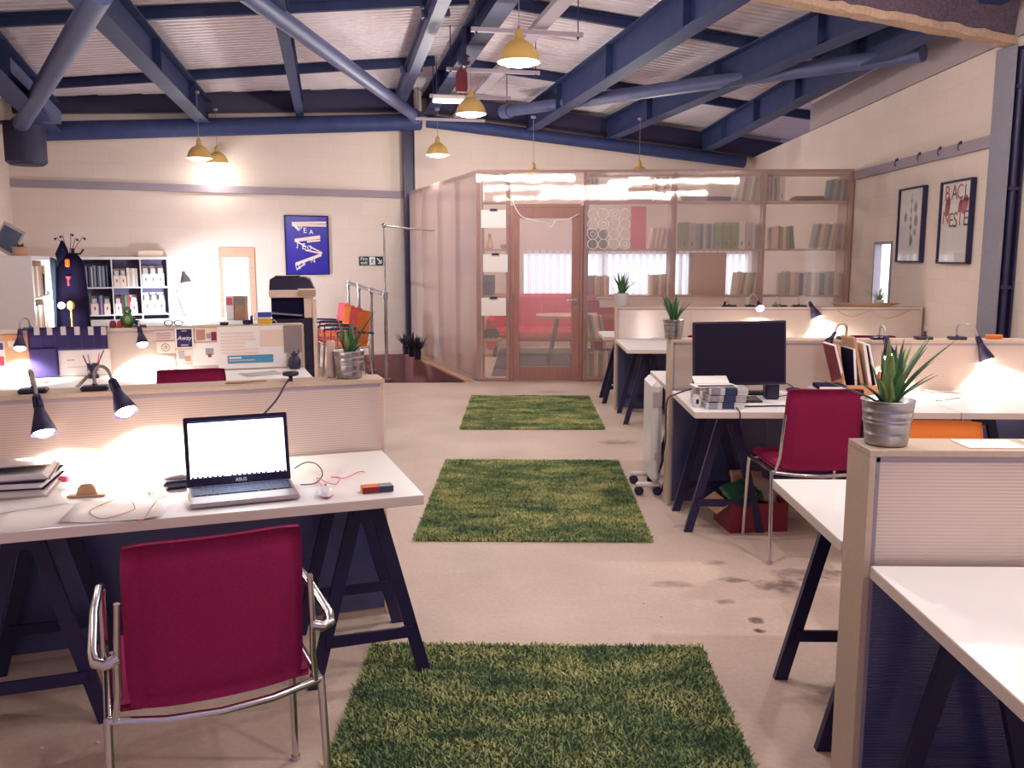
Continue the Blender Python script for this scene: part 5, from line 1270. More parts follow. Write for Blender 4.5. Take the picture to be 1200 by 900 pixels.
q = MB(); q.prism([(.72*math.copysign(abs(math.cos(a))**.7, math.cos(a)), .48*math.copysign(abs(math.sin(a))**.7, math.sin(a))) for a in (i*math.pi/20 for i in range(40))], .745, axis='z', d0=.715); q.build('tabletop', 'wood', tb)
for s in (-1, 1):
    for r_ in (-1, 1): q = MB(); q.cyl((s*.40, r_*.25, .715), (s*.55, r_*.38, 0), .022, .016, n=10); q.build('leg', 'black', tb)
chair('red chair tucked at the meeting room table, right of the door', (1.05, 12.0, 0), .2, 'pink', 'meeting room chairs', arms=False)
chair('dark navy chair at the meeting room table, right end', (1.75, 12.8, 0), 1.6, 'navy', 'meeting room chairs', arms=False)
chair('red chair at the far side of the meeting room table', (.9, 13.45, 0), math.pi, 'red', 'meeting room chairs', arms=False)

# ================================================================== FAR LEFT
# square-celled shelving on the wall
KP = PL-FN*.40; ka = atplane(95, 340, KP, FE)[0]-.37; kc = .37
XK = Matrix(((FE.x, FN.x, 0, KP.x+FE.x*ka), (FE.y, FN.y, 0, KP.y+FE.y*ka), (0, 0, 1, 0), (0, 0, 0, 1)))
cw = (atplane(198, 330, KP, FE)[0]-atplane(97, 330, KP, FE)[0])/3
ks = thing('cube_shelf', 'white cube shelving full of books and magazine files by the far wall', 'shelving', tuple(KP+FE*ka), math.atan2(FE.y, FE.x))
KW = cw*4+.04; ztop = 1.575; zc = [ztop-.04-.395*i for i in range(5)]
for x in (0, KW-.04): q = MB(); q.rbox(x, x+.04, 0, .39, 0, ztop, .002); q.build('side_panel', 'white', ks)
q = MB(); q.rbox(.04, KW-.04, 0, .39, ztop-.04, ztop, .002); q.build('top_panel', 'white', ks)
for i in (1, 2, 3): q = MB(); q.rbox(.04, KW-.04, .003, .387, zc[i]-.018, zc[i], .001); q.build('shelf', 'white', ks)
for i in range(1, 4): q = MB(); q.rbox(i*cw+.012, i*cw+.028, .004, .386, 0, ztop-.041, .001); q.build('divider', 'white', ks)
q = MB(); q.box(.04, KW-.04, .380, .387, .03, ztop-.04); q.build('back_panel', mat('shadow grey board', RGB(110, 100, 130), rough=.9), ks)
def krow(c, r, items, where, seed): row(XK, c*cw+.05-.012, zc[r+1], .035, items, where, seed)
krow(1, 0, [(bk, 14, .021, .30, ('teal', 'greyprint', 'navy', 'teal', 'papergrey'), 0, 0)], 'in the top left cube of blue magazines', 30)
krow(2, 0, [(mf, 2, .085, .26, 'cream', 0, 0), (bk, 4, .035, .28, ('cream', 'papergrey'), 0, .005)], 'in the top middle cube', 31)
krow(3, 0, [(mf, 3, .10, .30, ('cream', 'white', 'cream'), 0, .0)], 'in the top right cube', 32)
krow(1, 1, [(bk, 3, .02, .29, ('teal', 'navy'), 0, 0), (mf, 1, .10, .26, 'cream', 0, .0), (bk, 3, .02, .28, ('bluebox', 'card'), 0, 0), (mf, 1, .085, .25, 'cream', 0, 0)], 'in the second row left cube', 33)
krow(2, 1, [(mf, 1, .085, .25, 'cream', 0, 0), (bk, 5, .022, .28, ('maroon', 'green', 'leaflight', 'teal', 'redprint'), 0, 0), (mf, 1, .10, .27, 'cream', 0, .0)], 'in the second row middle cube', 34)
krow(3, 1, [(mf, 3, .098, .30, ('paper', 'white', 'paper'), 0, .0)], 'in the second row right cube', 35)
for (c, cols) in ((1, ('navy', 'greyprint')), (2, ('teal', 'maroon', 'papergrey')), (3, ('greyprint', 'teal'))):
    krow(c, 2, [(bk, 9, .026, .26, cols, 0, .0)], 'in the third row cube %s' % {1: 'at left', 2: 'in the middle', 3: 'at right'}[c], 36+c)
q = MB(); q.rbox(0, .34, 0, .2, 0, .09, .003); o = q.build('storage_box', 'cream'); o.matrix_world = XK @ Matrix.Translation((KW-.42, .1, ztop+.001)); tag(o, 'low cream box on the right end of the cube shelving', 'box')
q = MB(); q.rbox(0, .45, 0, .25, 0, .012, .003); q.rbox(.05, .40, .02, .22, .012, .03, .003); o = q.build('paper_pile', 'papergrey'); o.matrix_world = XK @ Matrix.Translation((.6, .05, ztop+.001)); tag(o, 'thin pile of papers on the cube shelving', 'paper pile')
# tall white cabinet at the left edge
ct = 1.575; CP = Vector((-4.66, 8.22, 0)); XC = Matrix(((V.x, -U.x, 0, CP.x), (V.y, -U.y, 0, CP.y), (0, 0, 1, 0), (0, 0, 0, 1)))   # x away along V, y to the left
cb = thing('tall_shelf_unit', 'tall white shelf unit at the left edge, its glossy side towards the viewer', 'shelving', (CP.x, CP.y, 0), 0)
XL_ = Matrix.Translation((-CP.x, -CP.y, 0)) @ XC
for x in (0, 1.06): q = MB(); q.rbox(x, x+.04, 0, .42, 0, ct, .002, XL_); q.build('side_panel', 'white', cb)
q = MB(); q.rbox(.04, 1.06, 0, .42, ct-.04, ct, .002, XL_); q.build('top_panel', 'white', cb)
for z in (.02, .40, .78, 1.16): q = MB(); q.rbox(.041, 1.059, .003, .42, z, z+.018, .001, XL_); q.build('shelf', 'cream', cb)
for z in (.04, .42, .80, 1.18): q = MB(); q.rbox(.54, .556, .003, .41, z, z+.35, .001, XL_); q.build('divider', 'cream', cb)
q = MB(); q.box(.04, 1.06, .41, .418, .02, ct-.04, XL_); q.build('back_panel', 'cream', cb)
for z, nm_ in ((1.179, 'top'), (.799, 'second')):
    for k in range(6):
        if z > 1 and k == 4: continue
        x = .065+k*.115+(.06 if k > 3 else 0); q = MB(); q.rbox(x, x+.105, .01, .33, z, z+.30, .003, XC); o = q.build('document_box', 'card' if k % 2 else 'cream'); tag(o, '%s document box in the %s row of the left shelf unit, %s' % ('tan' if k % 2 else 'cream', nm_, ('nearest the viewer' if k == 0 else ORD[k]+' from the viewer')), 'document box', 'document boxes in the left shelf unit')
q = MB(); q.rbox(.60, .69, .0, .2, 1.181, 1.40, .01, XC); tag(q.build('black_case', 'navy'), 'dark case in the top row of the left shelf unit', 'case')
# basket with plant and leaning picture on top of the cabinet
bs = pot('dark low plant in a striped basket on top of the left shelf unit', CP+V*.22-U*.12+Vector((0, 0, ct+.001)), rleaves(26, .04, .07, 50, .008, (.2, .8)), r=.075, h=.085, m='wood', leafmats=('leafdark', 'leafdark'))
pf = thing('leaning_picture', 'tilted picture print leaning on top of the left shelf unit', 'picture', tuple(CP+V*.35-U*.33+Vector((0, 0, ct+.001))))
q = MB(); X = Matrix.Rotation(math.radians(-10), 4, 'X') @ Matrix.Rotation(math.radians(28), 4, 'Y'); q.rbox(-.12, .12, 0, .012, .05, .32, .002, X); q.build('board', 'papergrey', pf)
q = MB(); q.rbox(-.10, .10, -.002, -.0005, .08, .29, .0005, X); q.build('print', 'teal', pf)
# orange armchair edge below the cabinet
lc = chair('orange-red chair at the left picture edge in front of the left shelf unit', (-4.45, 7.5, 0), 2.6, 'pink', 'chairs beyond the posters', arms=False)
# hanging clothes: dark costume on a stand
HX, HY = (81-620)/1040*9.6, 9.6
cst = thing('coat_stand', 'thin dark coat stand holding the costume and coats', 'coat stand', (HX, HY, 0))
q = MB(); q.cyl((0, 0, 0), (0, 0, 1.66), .018, n=12); q.build('pole', 'black', cst)
for i in range(3):
    a = i*2.1; q = MB(); q.tube([(0, 0, .12), (.15*math.cos(a), .15*math.sin(a), .10), (.27*math.cos(a), .27*math.sin(a), 0.01)], .014, 8); q.build('foot', 'black', cst)
    q = MB(); q.tube([(0, 0, 1.6), (.08*math.cos(a), .08*math.sin(a), 1.60), (.12*math.cos(a), .12*math.sin(a), 1.65)], .010, 8); q.build('hook', 'black', cst)
def drape(secs, n=28, folds=7, amp=.05, seed=1):
    """secs: (z, cx, cy, rx, ry)"""
    rr = random.Random(seed); vs = []; fs = []
    for k, (z, cx, cy, rx, ry) in enumerate(secs):
        for j in range(n):
            a = 2*math.pi*j/n; f = 1+amp*(k/len(secs))*math.sin(folds*a+.6*k)*1.3
            vs.append((cx+rx*f*math.cos(a), cy+ry*f*math.sin(a), z+rr.uniform(-.004, .004)))
    for k in range(len(secs)-1):
        for j in range(n): fs.append((k*n+j, (k+1)*n+j, (k+1)*n+(j+1) % n, k*n+(j+1) % n))
    return vs, fs+[tuple(range(n)), tuple(range((len(secs)-1)*n, len(secs)*n))[::-1]]
cos_ = thing('hooded_costume', 'black hooded costume with springy feelers and orange patches on a stand', 'costume', (HX, HY, 0))
q = MB(); vs, fs = drape([(1.60, .03, -.07, .02, .02), (1.585, .03, -.07, .06, .05), (1.52, .02, -.07, .12, .08), (1.44, .0, -.07, .15, .10), (1.2, .0, -.07, .165, .11), (.95, .0, -.07, .17, .12), (.62, 0, -.07, .18, .12)]); q.add(vs, fs, True); q.build('robe', 'blackcloth', cos_)
q = MB(); vs, fs = drape([(1.745, -.075, -.07, .006, .006), (1.72, -.072, -.07, .02, .02), (1.66, -.075, -.07, .05, .04), (1.60, -.085, -.07, .07, .05), (1.52, -.06, -.07, .07, .06)], folds=3); q.add(vs, fs, True); q.build('pointed_hood', 'blackcloth', cos_)
q = MB(); q.rbox(.0, .05, -.195, -.165, 1.46, 1.55, .012); q.build('patch', 'orange', cos_)
q = MB(); q.prism([(0, 1.36), (.05, 1.36), (.03, 1.32), (.035, 1.26), (.015, 1.26), (.018, 1.32)], -.19, axis='y', d0=-.16); q.build('patch', 'pink', cos_)
for i, (dx, dz) in enumerate(((-.16, .18), (-.10, .20), (.03, .22), (.08, .17), (.16, .18))):
    b = Vector((-.02+.01*i, -.07, 1.60)); q = MB(); e = Vector((dx+.02, -.08, 1.60+dz-.02)); q.tube([b, b.lerp(e, .5)+Vector((0, 0, .03)), e+Vector((-.02*math.copysign(1, dx), 0, .02)), e], .0035, 6); q.sphere(tuple(e), .014, 10, 8); q.build('feeler', 'black', cos_)
cos2 = MB(); vs, fs = drape([(1.56, 0, 0, .02, .02), (1.54, 0, 0, .06, .05), (1.45, 0, 0, .075, .07), (1.2, 0, 0, .08, .08), (.8, 0, 0, .085, .08)], seed=4); cos2.add(vs, fs, True)
o = cos2.build('hanging_coat', 'teal'); o.location = (HX-.24, HY-.02, 0); tag(o, 'blue grey coat hanging left of the black costume', 'coat')
# small clamp light by the costume
q = MB(); q.sphere((0, 0, 0), .035, 14, 10); o = q.build('globe_lamp', 'bulb'); gp = aty(72, 358, 9.2); o.location = gp; tag(o, 'small bright round light in front of the black costume', 'light')
light('POINT', 14, (.92, .95, 1), (gp.x, gp.y-.06, gp.z), .03)
q = MB(); q.sphere((0, 0, 0), .05, 14, 10, sc=(.8, .6, 1)); q.cyl((0, 0, -.05), (0, 0, -.62), .008, n=6); o = q.build('yellow_toy', 'gold'); gp = aty(83, 358, 9.25); o.location = gp; tag(o, 'small yellow toy on a stick in front of the costume', 'toy')
# wide white desk by the far wall
da = atz(90, 384, .742); XD = thing('white_desk', 'wide white desk in front of the cube shelving and far wall', 'desk', (da.x-.3, da.y, 0), math.radians(17))
q = MB(); q.use('edge'); q.rbox(0, 2.55, 0, 1.35, .705, .739, .002); q.use('white_top'); q.add([(.002, .002, .7402), (2.548, .002, .7402), (2.548, 1.348, .7402), (.002, 1.348, .7402)], [(0, 1, 2, 3)]); q.build('tabletop', None, XD)
for x in (.08, 2.43):
    for y in (.06, 1.25): q = MB(); q.rbox(x, x+.05, y, y+.05, 0, .704, .003); q.build('leg', 'white', XD)
# far lamp lighting the wall
fl = aty(215, 340, 11.9); 
wl = thing('desk_lamp', 'grey cone lamp on a thin arm glaring on the far white wall', 'desk lamp', (fl.x+.0, fl.y, .741))
q = MB(); q.cyl((0, 0, 0), (0, 0, .02), .09, n=24); q.build('base', 'greyprint', wl)
q = MB(); q.cyl((0, 0, .02), (-.10, 0, .35), .008, n=8); q.cyl((-.10, 0, .35), (-.05, 0, .50), .008, n=8); q.cyl((-.05, 0, .5), (.03, -.02, .545), .008, n=8); q.build('arm', 'chrome', wl)
q = MB(); X = Matrix.Translation((.02, -.02, .62)) @ Matrix.Rotation(math.radians(168), 4, 'Y'); q.lathe([(0, -.02), (.022, -.018), (.026, .02), (.055, .07), (.075, .14), (.073, .14), (.05, .07), (0, .03)], 24, X); q.build('lamp_shade', 'greyprint', wl)
light('SPOT', 130, (.78, .88, 1), (.05, .02, .45), .05, wl, rot=(math.radians(48), 0, math.radians(-8)), spot=math.radians(150))
light('POINT', 20, (.80, .90, 1), (.05, 0, .40), .06, wl)
# cards on the far desk
for (px0, px1, y0, y1, m, m2, lab) in ((264, 273, 347, 372, 'paper', 'pinkprint', 'white carton with a pink print standing below the small window'), (274, 287, 347, 372, 'card', 'greyprint', 'tan carton with a grey label standing below the small window')):
    a = aty(px0, y0, 11.6); b = aty(px1, y0, 11.6); t = thing('display_carton', lab, 'box', ((a.x+b.x)/2, 11.6, .741)); w = (b.x-a.x)/2
    q = MB(); q.rbox(-w, w, 0, .12, 0, a.z-.741, .002); q.build('carton', m, t); q = MB(); q.box(-w*.8, w*.8, -.002, -.0003, (a.z-.741)*.62, (a.z-.741)*.93); q.build('label_print', m2, t)
# copier
cp_ = aty(342, 370, 10.2); cp = thing('photocopier', 'white and black office photocopier below the blue poster', 'photocopier', (cp_.x, 10.2, 0), .22)
hw = .235
q = MB(); q.rbox(-hw, hw, 0, .5, .03, .86, .01); q.build('cabinet', 'blackplastic', cp)
q = MB(); q.rbox(hw+.001, hw+.04, -.01, .5, .03, 1.06, .006); q.build('side_cover', 'cream', cp)
for z in (.08, .30, .52): q = MB(); q.rbox(-hw+.01, hw-.01, -.012, -.001, z, z+.19, .004); q.box(-.08, .08, -.02, -.012, z+.14, z+.16); q.build('drawer', 'blackplastic', cp)
q = MB(); q.rbox(-hw, .14, .10, .5, .861, 1.10, .01); q.build('output_bay', 'navy', cp)
q = MB(); q.add([(-hw+.01, -.03, .93), (.12, -.03, .90), (.12, .12, .90), (-hw+.01, .12, .93), (-hw+.01, -.03, .915), (.12, -.03, .885), (.12, .12, .885), (-hw+.01, .12, .915)], [(0, 1, 2, 3), (7, 6, 5, 4), (0, 4, 5, 1), (1, 5, 6, 2), (2, 6, 7, 3), (3, 7, 4, 0)]); q.build('output_tray', 'greyprint', cp)
q = MB(); q.rbox(.141, hw, 0, .5, .861, 1.10, .01); q.build('inner_panel', 'cream', cp)
q = MB(); q.rbox(-hw-.015, hw+.04, -.02, .5, 1.101, 1.19, .008); q.build('scanner_body', 'cream', cp)
q = MB(); q.prism([(-hw-.01, 1.191), (hw+.03, 1.191), (hw-.02, 1.31), (hw-.08, 1.335), (-hw+.04, 1.335), (-hw, 1.31)], .48, axis='y', d0=.0); q.rbox(-hw+.05, .10, .05, .42, 1.336, 1.35, .004); q.build('document_feeder', 'blackplastic', cp)
q = MB(); X = T(.15, -.07, 1.15, 0, math.radians(-35)); q.rbox(-.07, .13, -.08, .05, -.005, .02, .006, X); q.build('control_panel', 'cream', cp)
q = MB(); q.rbox(-.06, .10, -.07, .04, .0203, .022, .0005, X); q.build('touch_screen', 'screenblue', cp)
# striped waiting chairs along the rail
wch = [((-2.02, 10.95), 'orange', 'nearest'), ((-2.24, 11.58), 'pink', 'second nearest'), ((-2.46, 12.2), 'orange', 'third nearest'), ((-2.68, 12.85), 'pink', 'farthest')]
for (x, y), m, w in wch:
    c = chair('%s chair, %s of the row along the pipe railing' % ({'orange': 'orange', 'pink': 'coral red'}[m], w), (x-.27*math.cos(TH), y-.27*math.sin(TH), 0), math.radians(122), m, 'orange and coral chairs beside the railing')
    for ch in c.children:
        if ch.name.startswith('armrest'): ch.data.materials.clear(); ch.data.materials.append(M['black'])
# pipe railing
rl = thing('pipe_railing', 'grey pipe handrail with uprights beside the floor well', 'railing')
ra = Vector((-1.82, 11.15, 0)); rb_ = ra+V*3.0
q = MB(); q.tube([(ra.x, ra.y, 1.10), (rb_.x, rb_.y, 1.17)], .026, 12); q.build('handrail', 'galv', rl)
for k in range(4):
    p = ra.lerp(rb_, k/3*.999); zz = 1.10+.07*k/3
    q = MB(); q.cyl((p.x, p.y, 0), (p.x, p.y, zz-.02), .022, n=12); (q.cyl((p.x, p.y, zz), (p.x, p.y, 1.97), .013, n=12) if k == 0 else None); q.cyl((p.x, p.y, 0), (p.x, p.y, .02), .05, n=14); q.cyl((p.x, p.y, zz-.06), (p.x, p.y, zz+.03), .034, n=14); q.build('upright', 'galv', rl)
pe = PR-FN*.1; q = MB(); q.tube([(ra.x, ra.y, 1.955), (ra.x+.20, ra.y+.9, 1.95), (-1.38, 12.95, 1.95)], .010, 10); q.sphere((ra.x, ra.y, 1.96), .032, 12, 8); q.build('cross_pipe', 'galv', rl)
# blue poster, exit sign, window things on the far wall
def wallthing(x0, y0, x1, y1, off):
    a = atplane(x0, y1, PL-FN*off, FE); b = atplane(x1, y0, PL-FN*off, FE); c = atplane(x0, y0, PL-FN*off, FE); d = atplane(x1, y1, PL-FN*off, FE)
    return (a[0]+c[0])/2, (b[0]+d[0])/2, (a[1]+d[1])/2, (b[1]+c[1])/2
XFW = XF
s0, s1, z0, z1 = wallthing(334, 252.5, 385.5, 322, .03)
bp_ = thing('framed_poster', 'deep blue framed poster with a pale zigzag of folded lettering', 'framed poster', tuple(PL+FE*(s0+s1)/2+Vector((0, 0, 0))))
bp_.location = (0, 0, 0)
q = MB(); q.rbox(s0, s1, -.03, -.012, z0, z1, .002, XF); q.build('backing', 'blue', bp_)
q = MB(); fw = .016
for a in ((s0, s0+fw, z0, z1), (s1-fw, s1, z0, z1), (s0+fw, s1-fw, z0, z0+fw), (s0+fw, s1-fw, z1-fw, z1)): q.box(a[0], a[1], -.042, -.0305, a[2], a[3], XF)
q.build('frame', 'navy', bp_)
W = s1-s0; H = z1-z0
def band(pts, w, y, m, nm):
    q = MB(); w = w*1.5
    for (a, b) in zip(pts[:-1], pts[1:]):
        w = w*1.0; x0, y0 = s0+W*a[0], z0+H*a[1]; x1, y1 = s0+W*b[0], z0+H*b[1]; vs = [(x0, y, y0-w), (x1, y, y1-w), (x1, y, y1+w), (x0, y, y0+w)]
        q.add(vs+[(v[0], y+.001, v[2]) for v in vs], [(0, 1, 2, 3), (7, 6, 5, 4), (0, 4, 5, 1), (1, 5, 6, 2), (2, 6, 7, 3), (3, 7, 4, 0)], X=XF)
    return q.build(nm, m, bp_)
zz1 = [(.95, .86), (.17, .84), (.55, .70)]; 
band([(.95, .885), (.17, .87)], .012, -.0325, 'cream', 'folded_band'); band([(.95, .835), (.17, .835)], .012, -.0325, 'cream', 'folded_band'); band([(.17, .87), (.32, .76)], .018, -.033, 'paper', 'folded_band')
band([(.80, .64), (.22, .58)], .018, -.0325, 'cream', 'folded_band'); band([(.80, .585), (.5, .56)], .010, -.033, 'cream', 'folded_band'); band([(.22, .58), (.48, .47)], .008, -.033, 'paper', 'folded_band')
band([(.45, .42), (.82, .36)], .008, -.0325, 'cream', 'folded_band'); band([(.55, .48), (.84, .37)], .008, -.0325, 'cream', 'folded_band'); band([(.82, .34), (.22, .18)], .016, -.0325, 'cream', 'folded_band'); band([(.22, .18), (.24, .11)], .016, -.033, 'paper', 'folded_band'); band([(.24, .09), (.42, .18)], .008, -.033, 'cream', 'folded_band')
for (ch, u, v, sz) in (('P', .36, .78, .11), ('E', .46, .745, .12), ('A', .60, .72, .10), ('J', .28, .51, .11), ('E', .42, .475, .13), ('O', .55, .455, .10), ('S', .30, .135, .11), ('E', .42, .19, .09), ('N', .62, .24, .10)):
    text(ch, sz, 'paper', bp_, XF @ Matrix.Translation((s0+W*u, -.034, z0+H*v)) @ Matrix.Rotation(math.pi/2, 4, 'X'), name='lettering', ext=.0006)
s0, s1, z0, z1 = wallthing(421, 300.5, 449, 311, .02)
es = thing('exit_sign', 'small dark green fire exit sign with a running figure and arrow', 'sign'); W = s1-s0; H = z1-z0
q = MB(); q.rbox(s0, s1, -.02, -.004, z0, z1, .001, XF); q.build('plate', 'signgreen', es)
RX = Matrix.Rotation(math.pi/2, 4, 'X')
text('Fire', H*.52, 'paper', es, XF @ Matrix.Translation((s0+W*.20, -.021, z0+H*.72)) @ RX, ext=.0005)
text('exit', H*.52, 'paper', es, XF @ Matrix.Translation((s0+W*.20, -.021, z0+H*.30)) @ RX, ext=.0005)
q = MB(); q.box(s0+W*.42, s0+W*.66, -.0212, -.0202, z0+H*.06, z0+H*.94, XF); q.build('door_symbol', 'paper', es)
q = MB(); Y_ = -.022
def st_(a, b, w=.006): q.bar(XF @ Vector((s0+W*a[0], Y_, z0+H*a[1])), XF @ Vector((s0+W*b[0], Y_, z0+H*b[1])), .001, w*2) if False else q.tube([XF @ Vector((s0+W*a[0], Y_, z0+H*a[1])), XF @ Vector((s0+W*b[0], Y_, z0+H*b[1]))], w, 6)
st_((.56, .68), (.52, .42), .008); st_((.52, .42), (.58, .28)); st_((.58, .28), (.56, .12)); st_((.52, .42), (.47, .26)); st_((.47, .26), (.44, .26)); st_((.56, .64), (.61, .52)); st_((.56, .64), (.49, .56)); q.sphere(XF @ Vector((s0+W*.58, Y_, z0+H*.80)), .009, 8, 6); q.build('running_figure', 'signgreen', es)
q = MB(); st_((.74, .80), (.88, .35), .008); st_((.92, .25), (.92, .62), .007); st_((.92, .25), (.78, .25), .007); st_((.80, .70), (.92, .25), .007); q.build('arrow', 'paper', es)

# ================================================================== RIGHT WALL PICTURES
def wpic(x0, x1, yt0, yb0, label, mk):
    ya_ = atx_(x0, yt0)[0]; yb_ = atx_(x1, yt0)[0]
    return ya_, yb_
def rwy(px): return 3.95*1040/(px-620)     # depth of a point on the picture plane
def frame_on_right(yf, yn, z0, z1, label):
    t = thing('framed_print', label, 'framed print', (3.97, (yf+yn)/2, (z0+z1)/2)); w = (yf-yn)/2; h = (z1-z0)/2
    # local: along -y is nearer; build in world-like axes
    q = MB(); f = .018
    for a in ((-w, -w+f, -h, h), (w-f, w, -h, h), (-w+f, w-f, -h, -h+f), (-w+f, w-f, h-f, h)): q.box(-.022, .026, a[0], a[1], a[2], a[3])
    q.build('frame', 'black', t); q = MB(); q.box(.0, .01, -w+f, w-f, -h+f, h-f); q.build('mount', 'paper', t)
    q = MB(); q.box(-.012, -.009, -w+f, w-f, -h+f, h-f)
    gm = bpy.data.materials.get('picture glass')
    if not gm:
        gm = bpy.data.materials.new('picture glass'); gm.use_nodes = True; nt = gm.node_tree
        for n in list(nt.nodes): nt.nodes.remove(n)
        o_ = nt.nodes.new('ShaderNodeOutputMaterial'); mx = nt.nodes.new('ShaderNodeMixShader'); mx.inputs[0].default_value = .12; a_ = nt.nodes.new('ShaderNodeBsdfTransparent'); g_ = nt.nodes.new('ShaderNodeBsdfAnisotropic'); g_.inputs['Roughness'].default_value = .03
        nt.links.new(a_.outputs[0], mx.inputs[1]); nt.links.new(g_.outputs[0], mx.inputs[2]); nt.links.new(mx.outputs[0], o_.inputs['Surface'])
    q.build('glazing', gm, t)
    return t, w, h
XPIC = Matrix(((0, 0, -1, 0), (-1, 0, 0, 0), (0, 1, 0, 0), (0, 0, 0, 1)))    # text plane -> wall: x right = -y
t, w, h = frame_on_right(rwy(1045), rwy(1073), 1.51, 2.28, 'left black-framed print with faint grey drops, above the narrow window')
for i, (u, v, k) in enumerate(((.0, .75, .6), (.0, .45, .8), (.42, .52, 1.3), (-.55, .25, 1.2), (.0, .18, .8), (.5, .12, 1.5), (.0, -.05, .9), (.45, -.25, .8), (.1, -.5, 1.3))):
    q = MB(); r_ = .038*k; q.prism([(r_*.75*math.cos(a), r_*(math.sin(a)+(.5 if abs(math.sin(a)-1) < .05 else 0))) for a in (j*math.pi/8 for j in range(16))], .0015, X=Matrix.Translation((-.0005, -u*w*.8, v*h*.85)) @ XPIC @ Matrix.Rotation(0, 4, 'Z'), axis='z'); q.build('drop_print', 'greyprint', t)
q = MB(); q.cyl((-.002, 0, -h*.6), (-.002, 0, h*.85), .002, n=6); q.build('stem_print', 'greyprint', t)
t, w, h = frame_on_right(rwy(1092), rwy(1127), 1.50, 2.27, 'right black-framed print with crimson and black hand lettering')
def tx(s, u, v, sz, m, sxx=1.0): text(s, sz, m, t, Matrix.Translation((-.001, -u*w, v*h)) @ XPIC, name='lettering', ext=.0007, sx=sxx)
tx('B', -.62, .70, .20, 'redprint', .9); tx('A', -.15, .70, .20, 'maroon', .9); tx('C', .20, .70, .20, 'redprint', .9); tx('L', .62, .66, .22, 'black', .9)
tx('N', -.62, .12, .18, 'redprint'); tx('E', -.28, .04, .19, 'maroon'); tx('S', .0, .04, .2, 'black'); tx('T', .3, .08, .2, 'redprint'); tx('E', .66, .06, .2, 'black')
for (u, v, r_, m, sy) in ((-.55, .40, .05, 'maroon', 1.8), (.55, .40, .06, 'redprint', 1.4), (.28, .38, .04, 'maroon', 1.5)):
    q = MB(); q.prism([(r_*math.cos(a), r_*sy*math.sin(a)+r_*.4*math.cos(a)) for a in (j*math.pi/8 for j in range(16))], .0012, X=Matrix.Translation((-.0002, -u*w, v*h)) @ XPIC, axis='z'); q.build('brush_print', m, t)

# ================================================================== RIGHT DESK THINGS
def dB(px, py, z=.742): p = atz(px, py, z); return Vector((p.x, p.y, z))
mn = thing('computer_monitor', 'wide black computer monitor seen from the front on the right desk', 'monitor', (1.20, 5.02, .742), math.radians(-3))
mw = .262
q = MB(); X = T(0, 0, .265, 0, math.radians(-4), math.radians(-1.5)); q.rbox(-mw, mw, -.02, .012, -.175, .19, .006, X); q.rbox(-.15, .15, .012, .035, -.1, .1, .01, X); q.build('panel', 'blackplastic', mn)
q = MB(); q.rbox(-mw+.012, mw-.012, -.0215, -.0203, -.158, .178, .0004, X); q.build('screen', 'pcb', mn)
q = MB(); q.rbox(-.03, .03, .02, .04, .012, .2, .004); q.build('stand', 'blackplastic', mn)
q = MB(); q.rbox(-.13, .13, -.08, .10, 0, .012, .005); q.build('foot', 'blackplastic', mn)
# stack of banded booklets
sp = dB(812, 477); sg = 'banded magazine bundles on the right desk'
for r_ in range(3):
    for c_ in range(1):
        t = thing('magazine_bundle', '%s bundle of grey magazines with a dark band, stacked before the monitor' % ('bottom', 'middle', 'top')[r_], 'magazine bundle', (.965+.008*r_, 4.72+.01*r_, 0.7415+.037*r_), math.radians(3-4*r_), sg)
        q = MB()
        for k in range(5): q.rbox(-.002*(k % 2), .205+.002*(k % 3), 0, .17, .001+k*.007, .0065+k*.007, .001)
        q.build('magazines', 'glassclear' if r_ != 1 else 'papergrey', t)
        q = MB(); q.rbox(.085, .150, -.003, .173, .0, .0360, .001); q.build('band', 'key', t)
        q = MB(); q.rbox(.012, .06, -.0025, .02, .002, .0345, .001); q.build('pale_label', 'greyprint', t)
ev = thing('open_envelope', 'open white envelope with dark lining on top of the bundles', 'envelope', (.96, 4.76, .8535), .1)
q = MB(); q.rbox(-.05, .19, 0, .13, 0, .004, .001); q.build('body', 'paper', ev); q = MB(); q.rbox(-.03, .17, .004, .05, .004, .006, .0005); q.build('lining', 'navy', ev); q = MB(); X = T(0, .13, .004, 0, math.radians(28)); q.rbox(-.02, .18, 0, .07, 0, .003, .001, X); q.build('flap', 'paper', ev)
for (dx, dy, lab) in ((.05, .09, 'left clear glass jar with a dark lid behind the bundles'), (.135, -.02, 'front clear small jar at the left of the bundles')) if False else (): pass
jr = thing('small_jar', 'small white jar with a dark emblem left of the bundles', 'jar', (.925, 4.80, .7415)); q = MB(); q.lathe([(0, 0), (.022, 0), (.026, .008), (.026, .05), (.018, .06), (.018, .07), (0, .07)], 18); q.build('jar', 'glassclear', jr); q = MB(); q.rbox(-.008, .008, -.0275, -.0262, .02, .045, .0004); q.build('emblem', 'black', jr)
jr = thing('small_jar', 'small white jar standing behind the other jar left of the bundles', 'jar', (.935, 4.90, .7415)); q = MB(); q.lathe([(0, 0), (.022, 0), (.026, .008), (.026, .07), (.018, .08), (.018, .09), (0, .09)], 18); q.build('jar', 'glassclear', jr); q = MB(); q.rbox(-.009, .009, -.0275, -.0262, .04, .062, .0004); q.build('emblem', 'black', jr)
mg_ = dB(905, 468); sk = thing('desk_speaker', 'small black cube speaker on the right desk below the monitor', 'speaker', (mg_.x, mg_.y, .7415), -.05)
q = MB(); q.rbox(-.040, .040, 0, .08, 0, .098, .008); q.build('case', 'blackplastic', sk); q = MB(); q.cyl((0, -.001, .05), (0, -.004, .05), .026, n=20); q.build('cone', 'black', sk)
sheet('paper_sheet', 'white sheet with a pencil lying in front of the black speaker', 875, 474, .30, .16, .05, .7416)
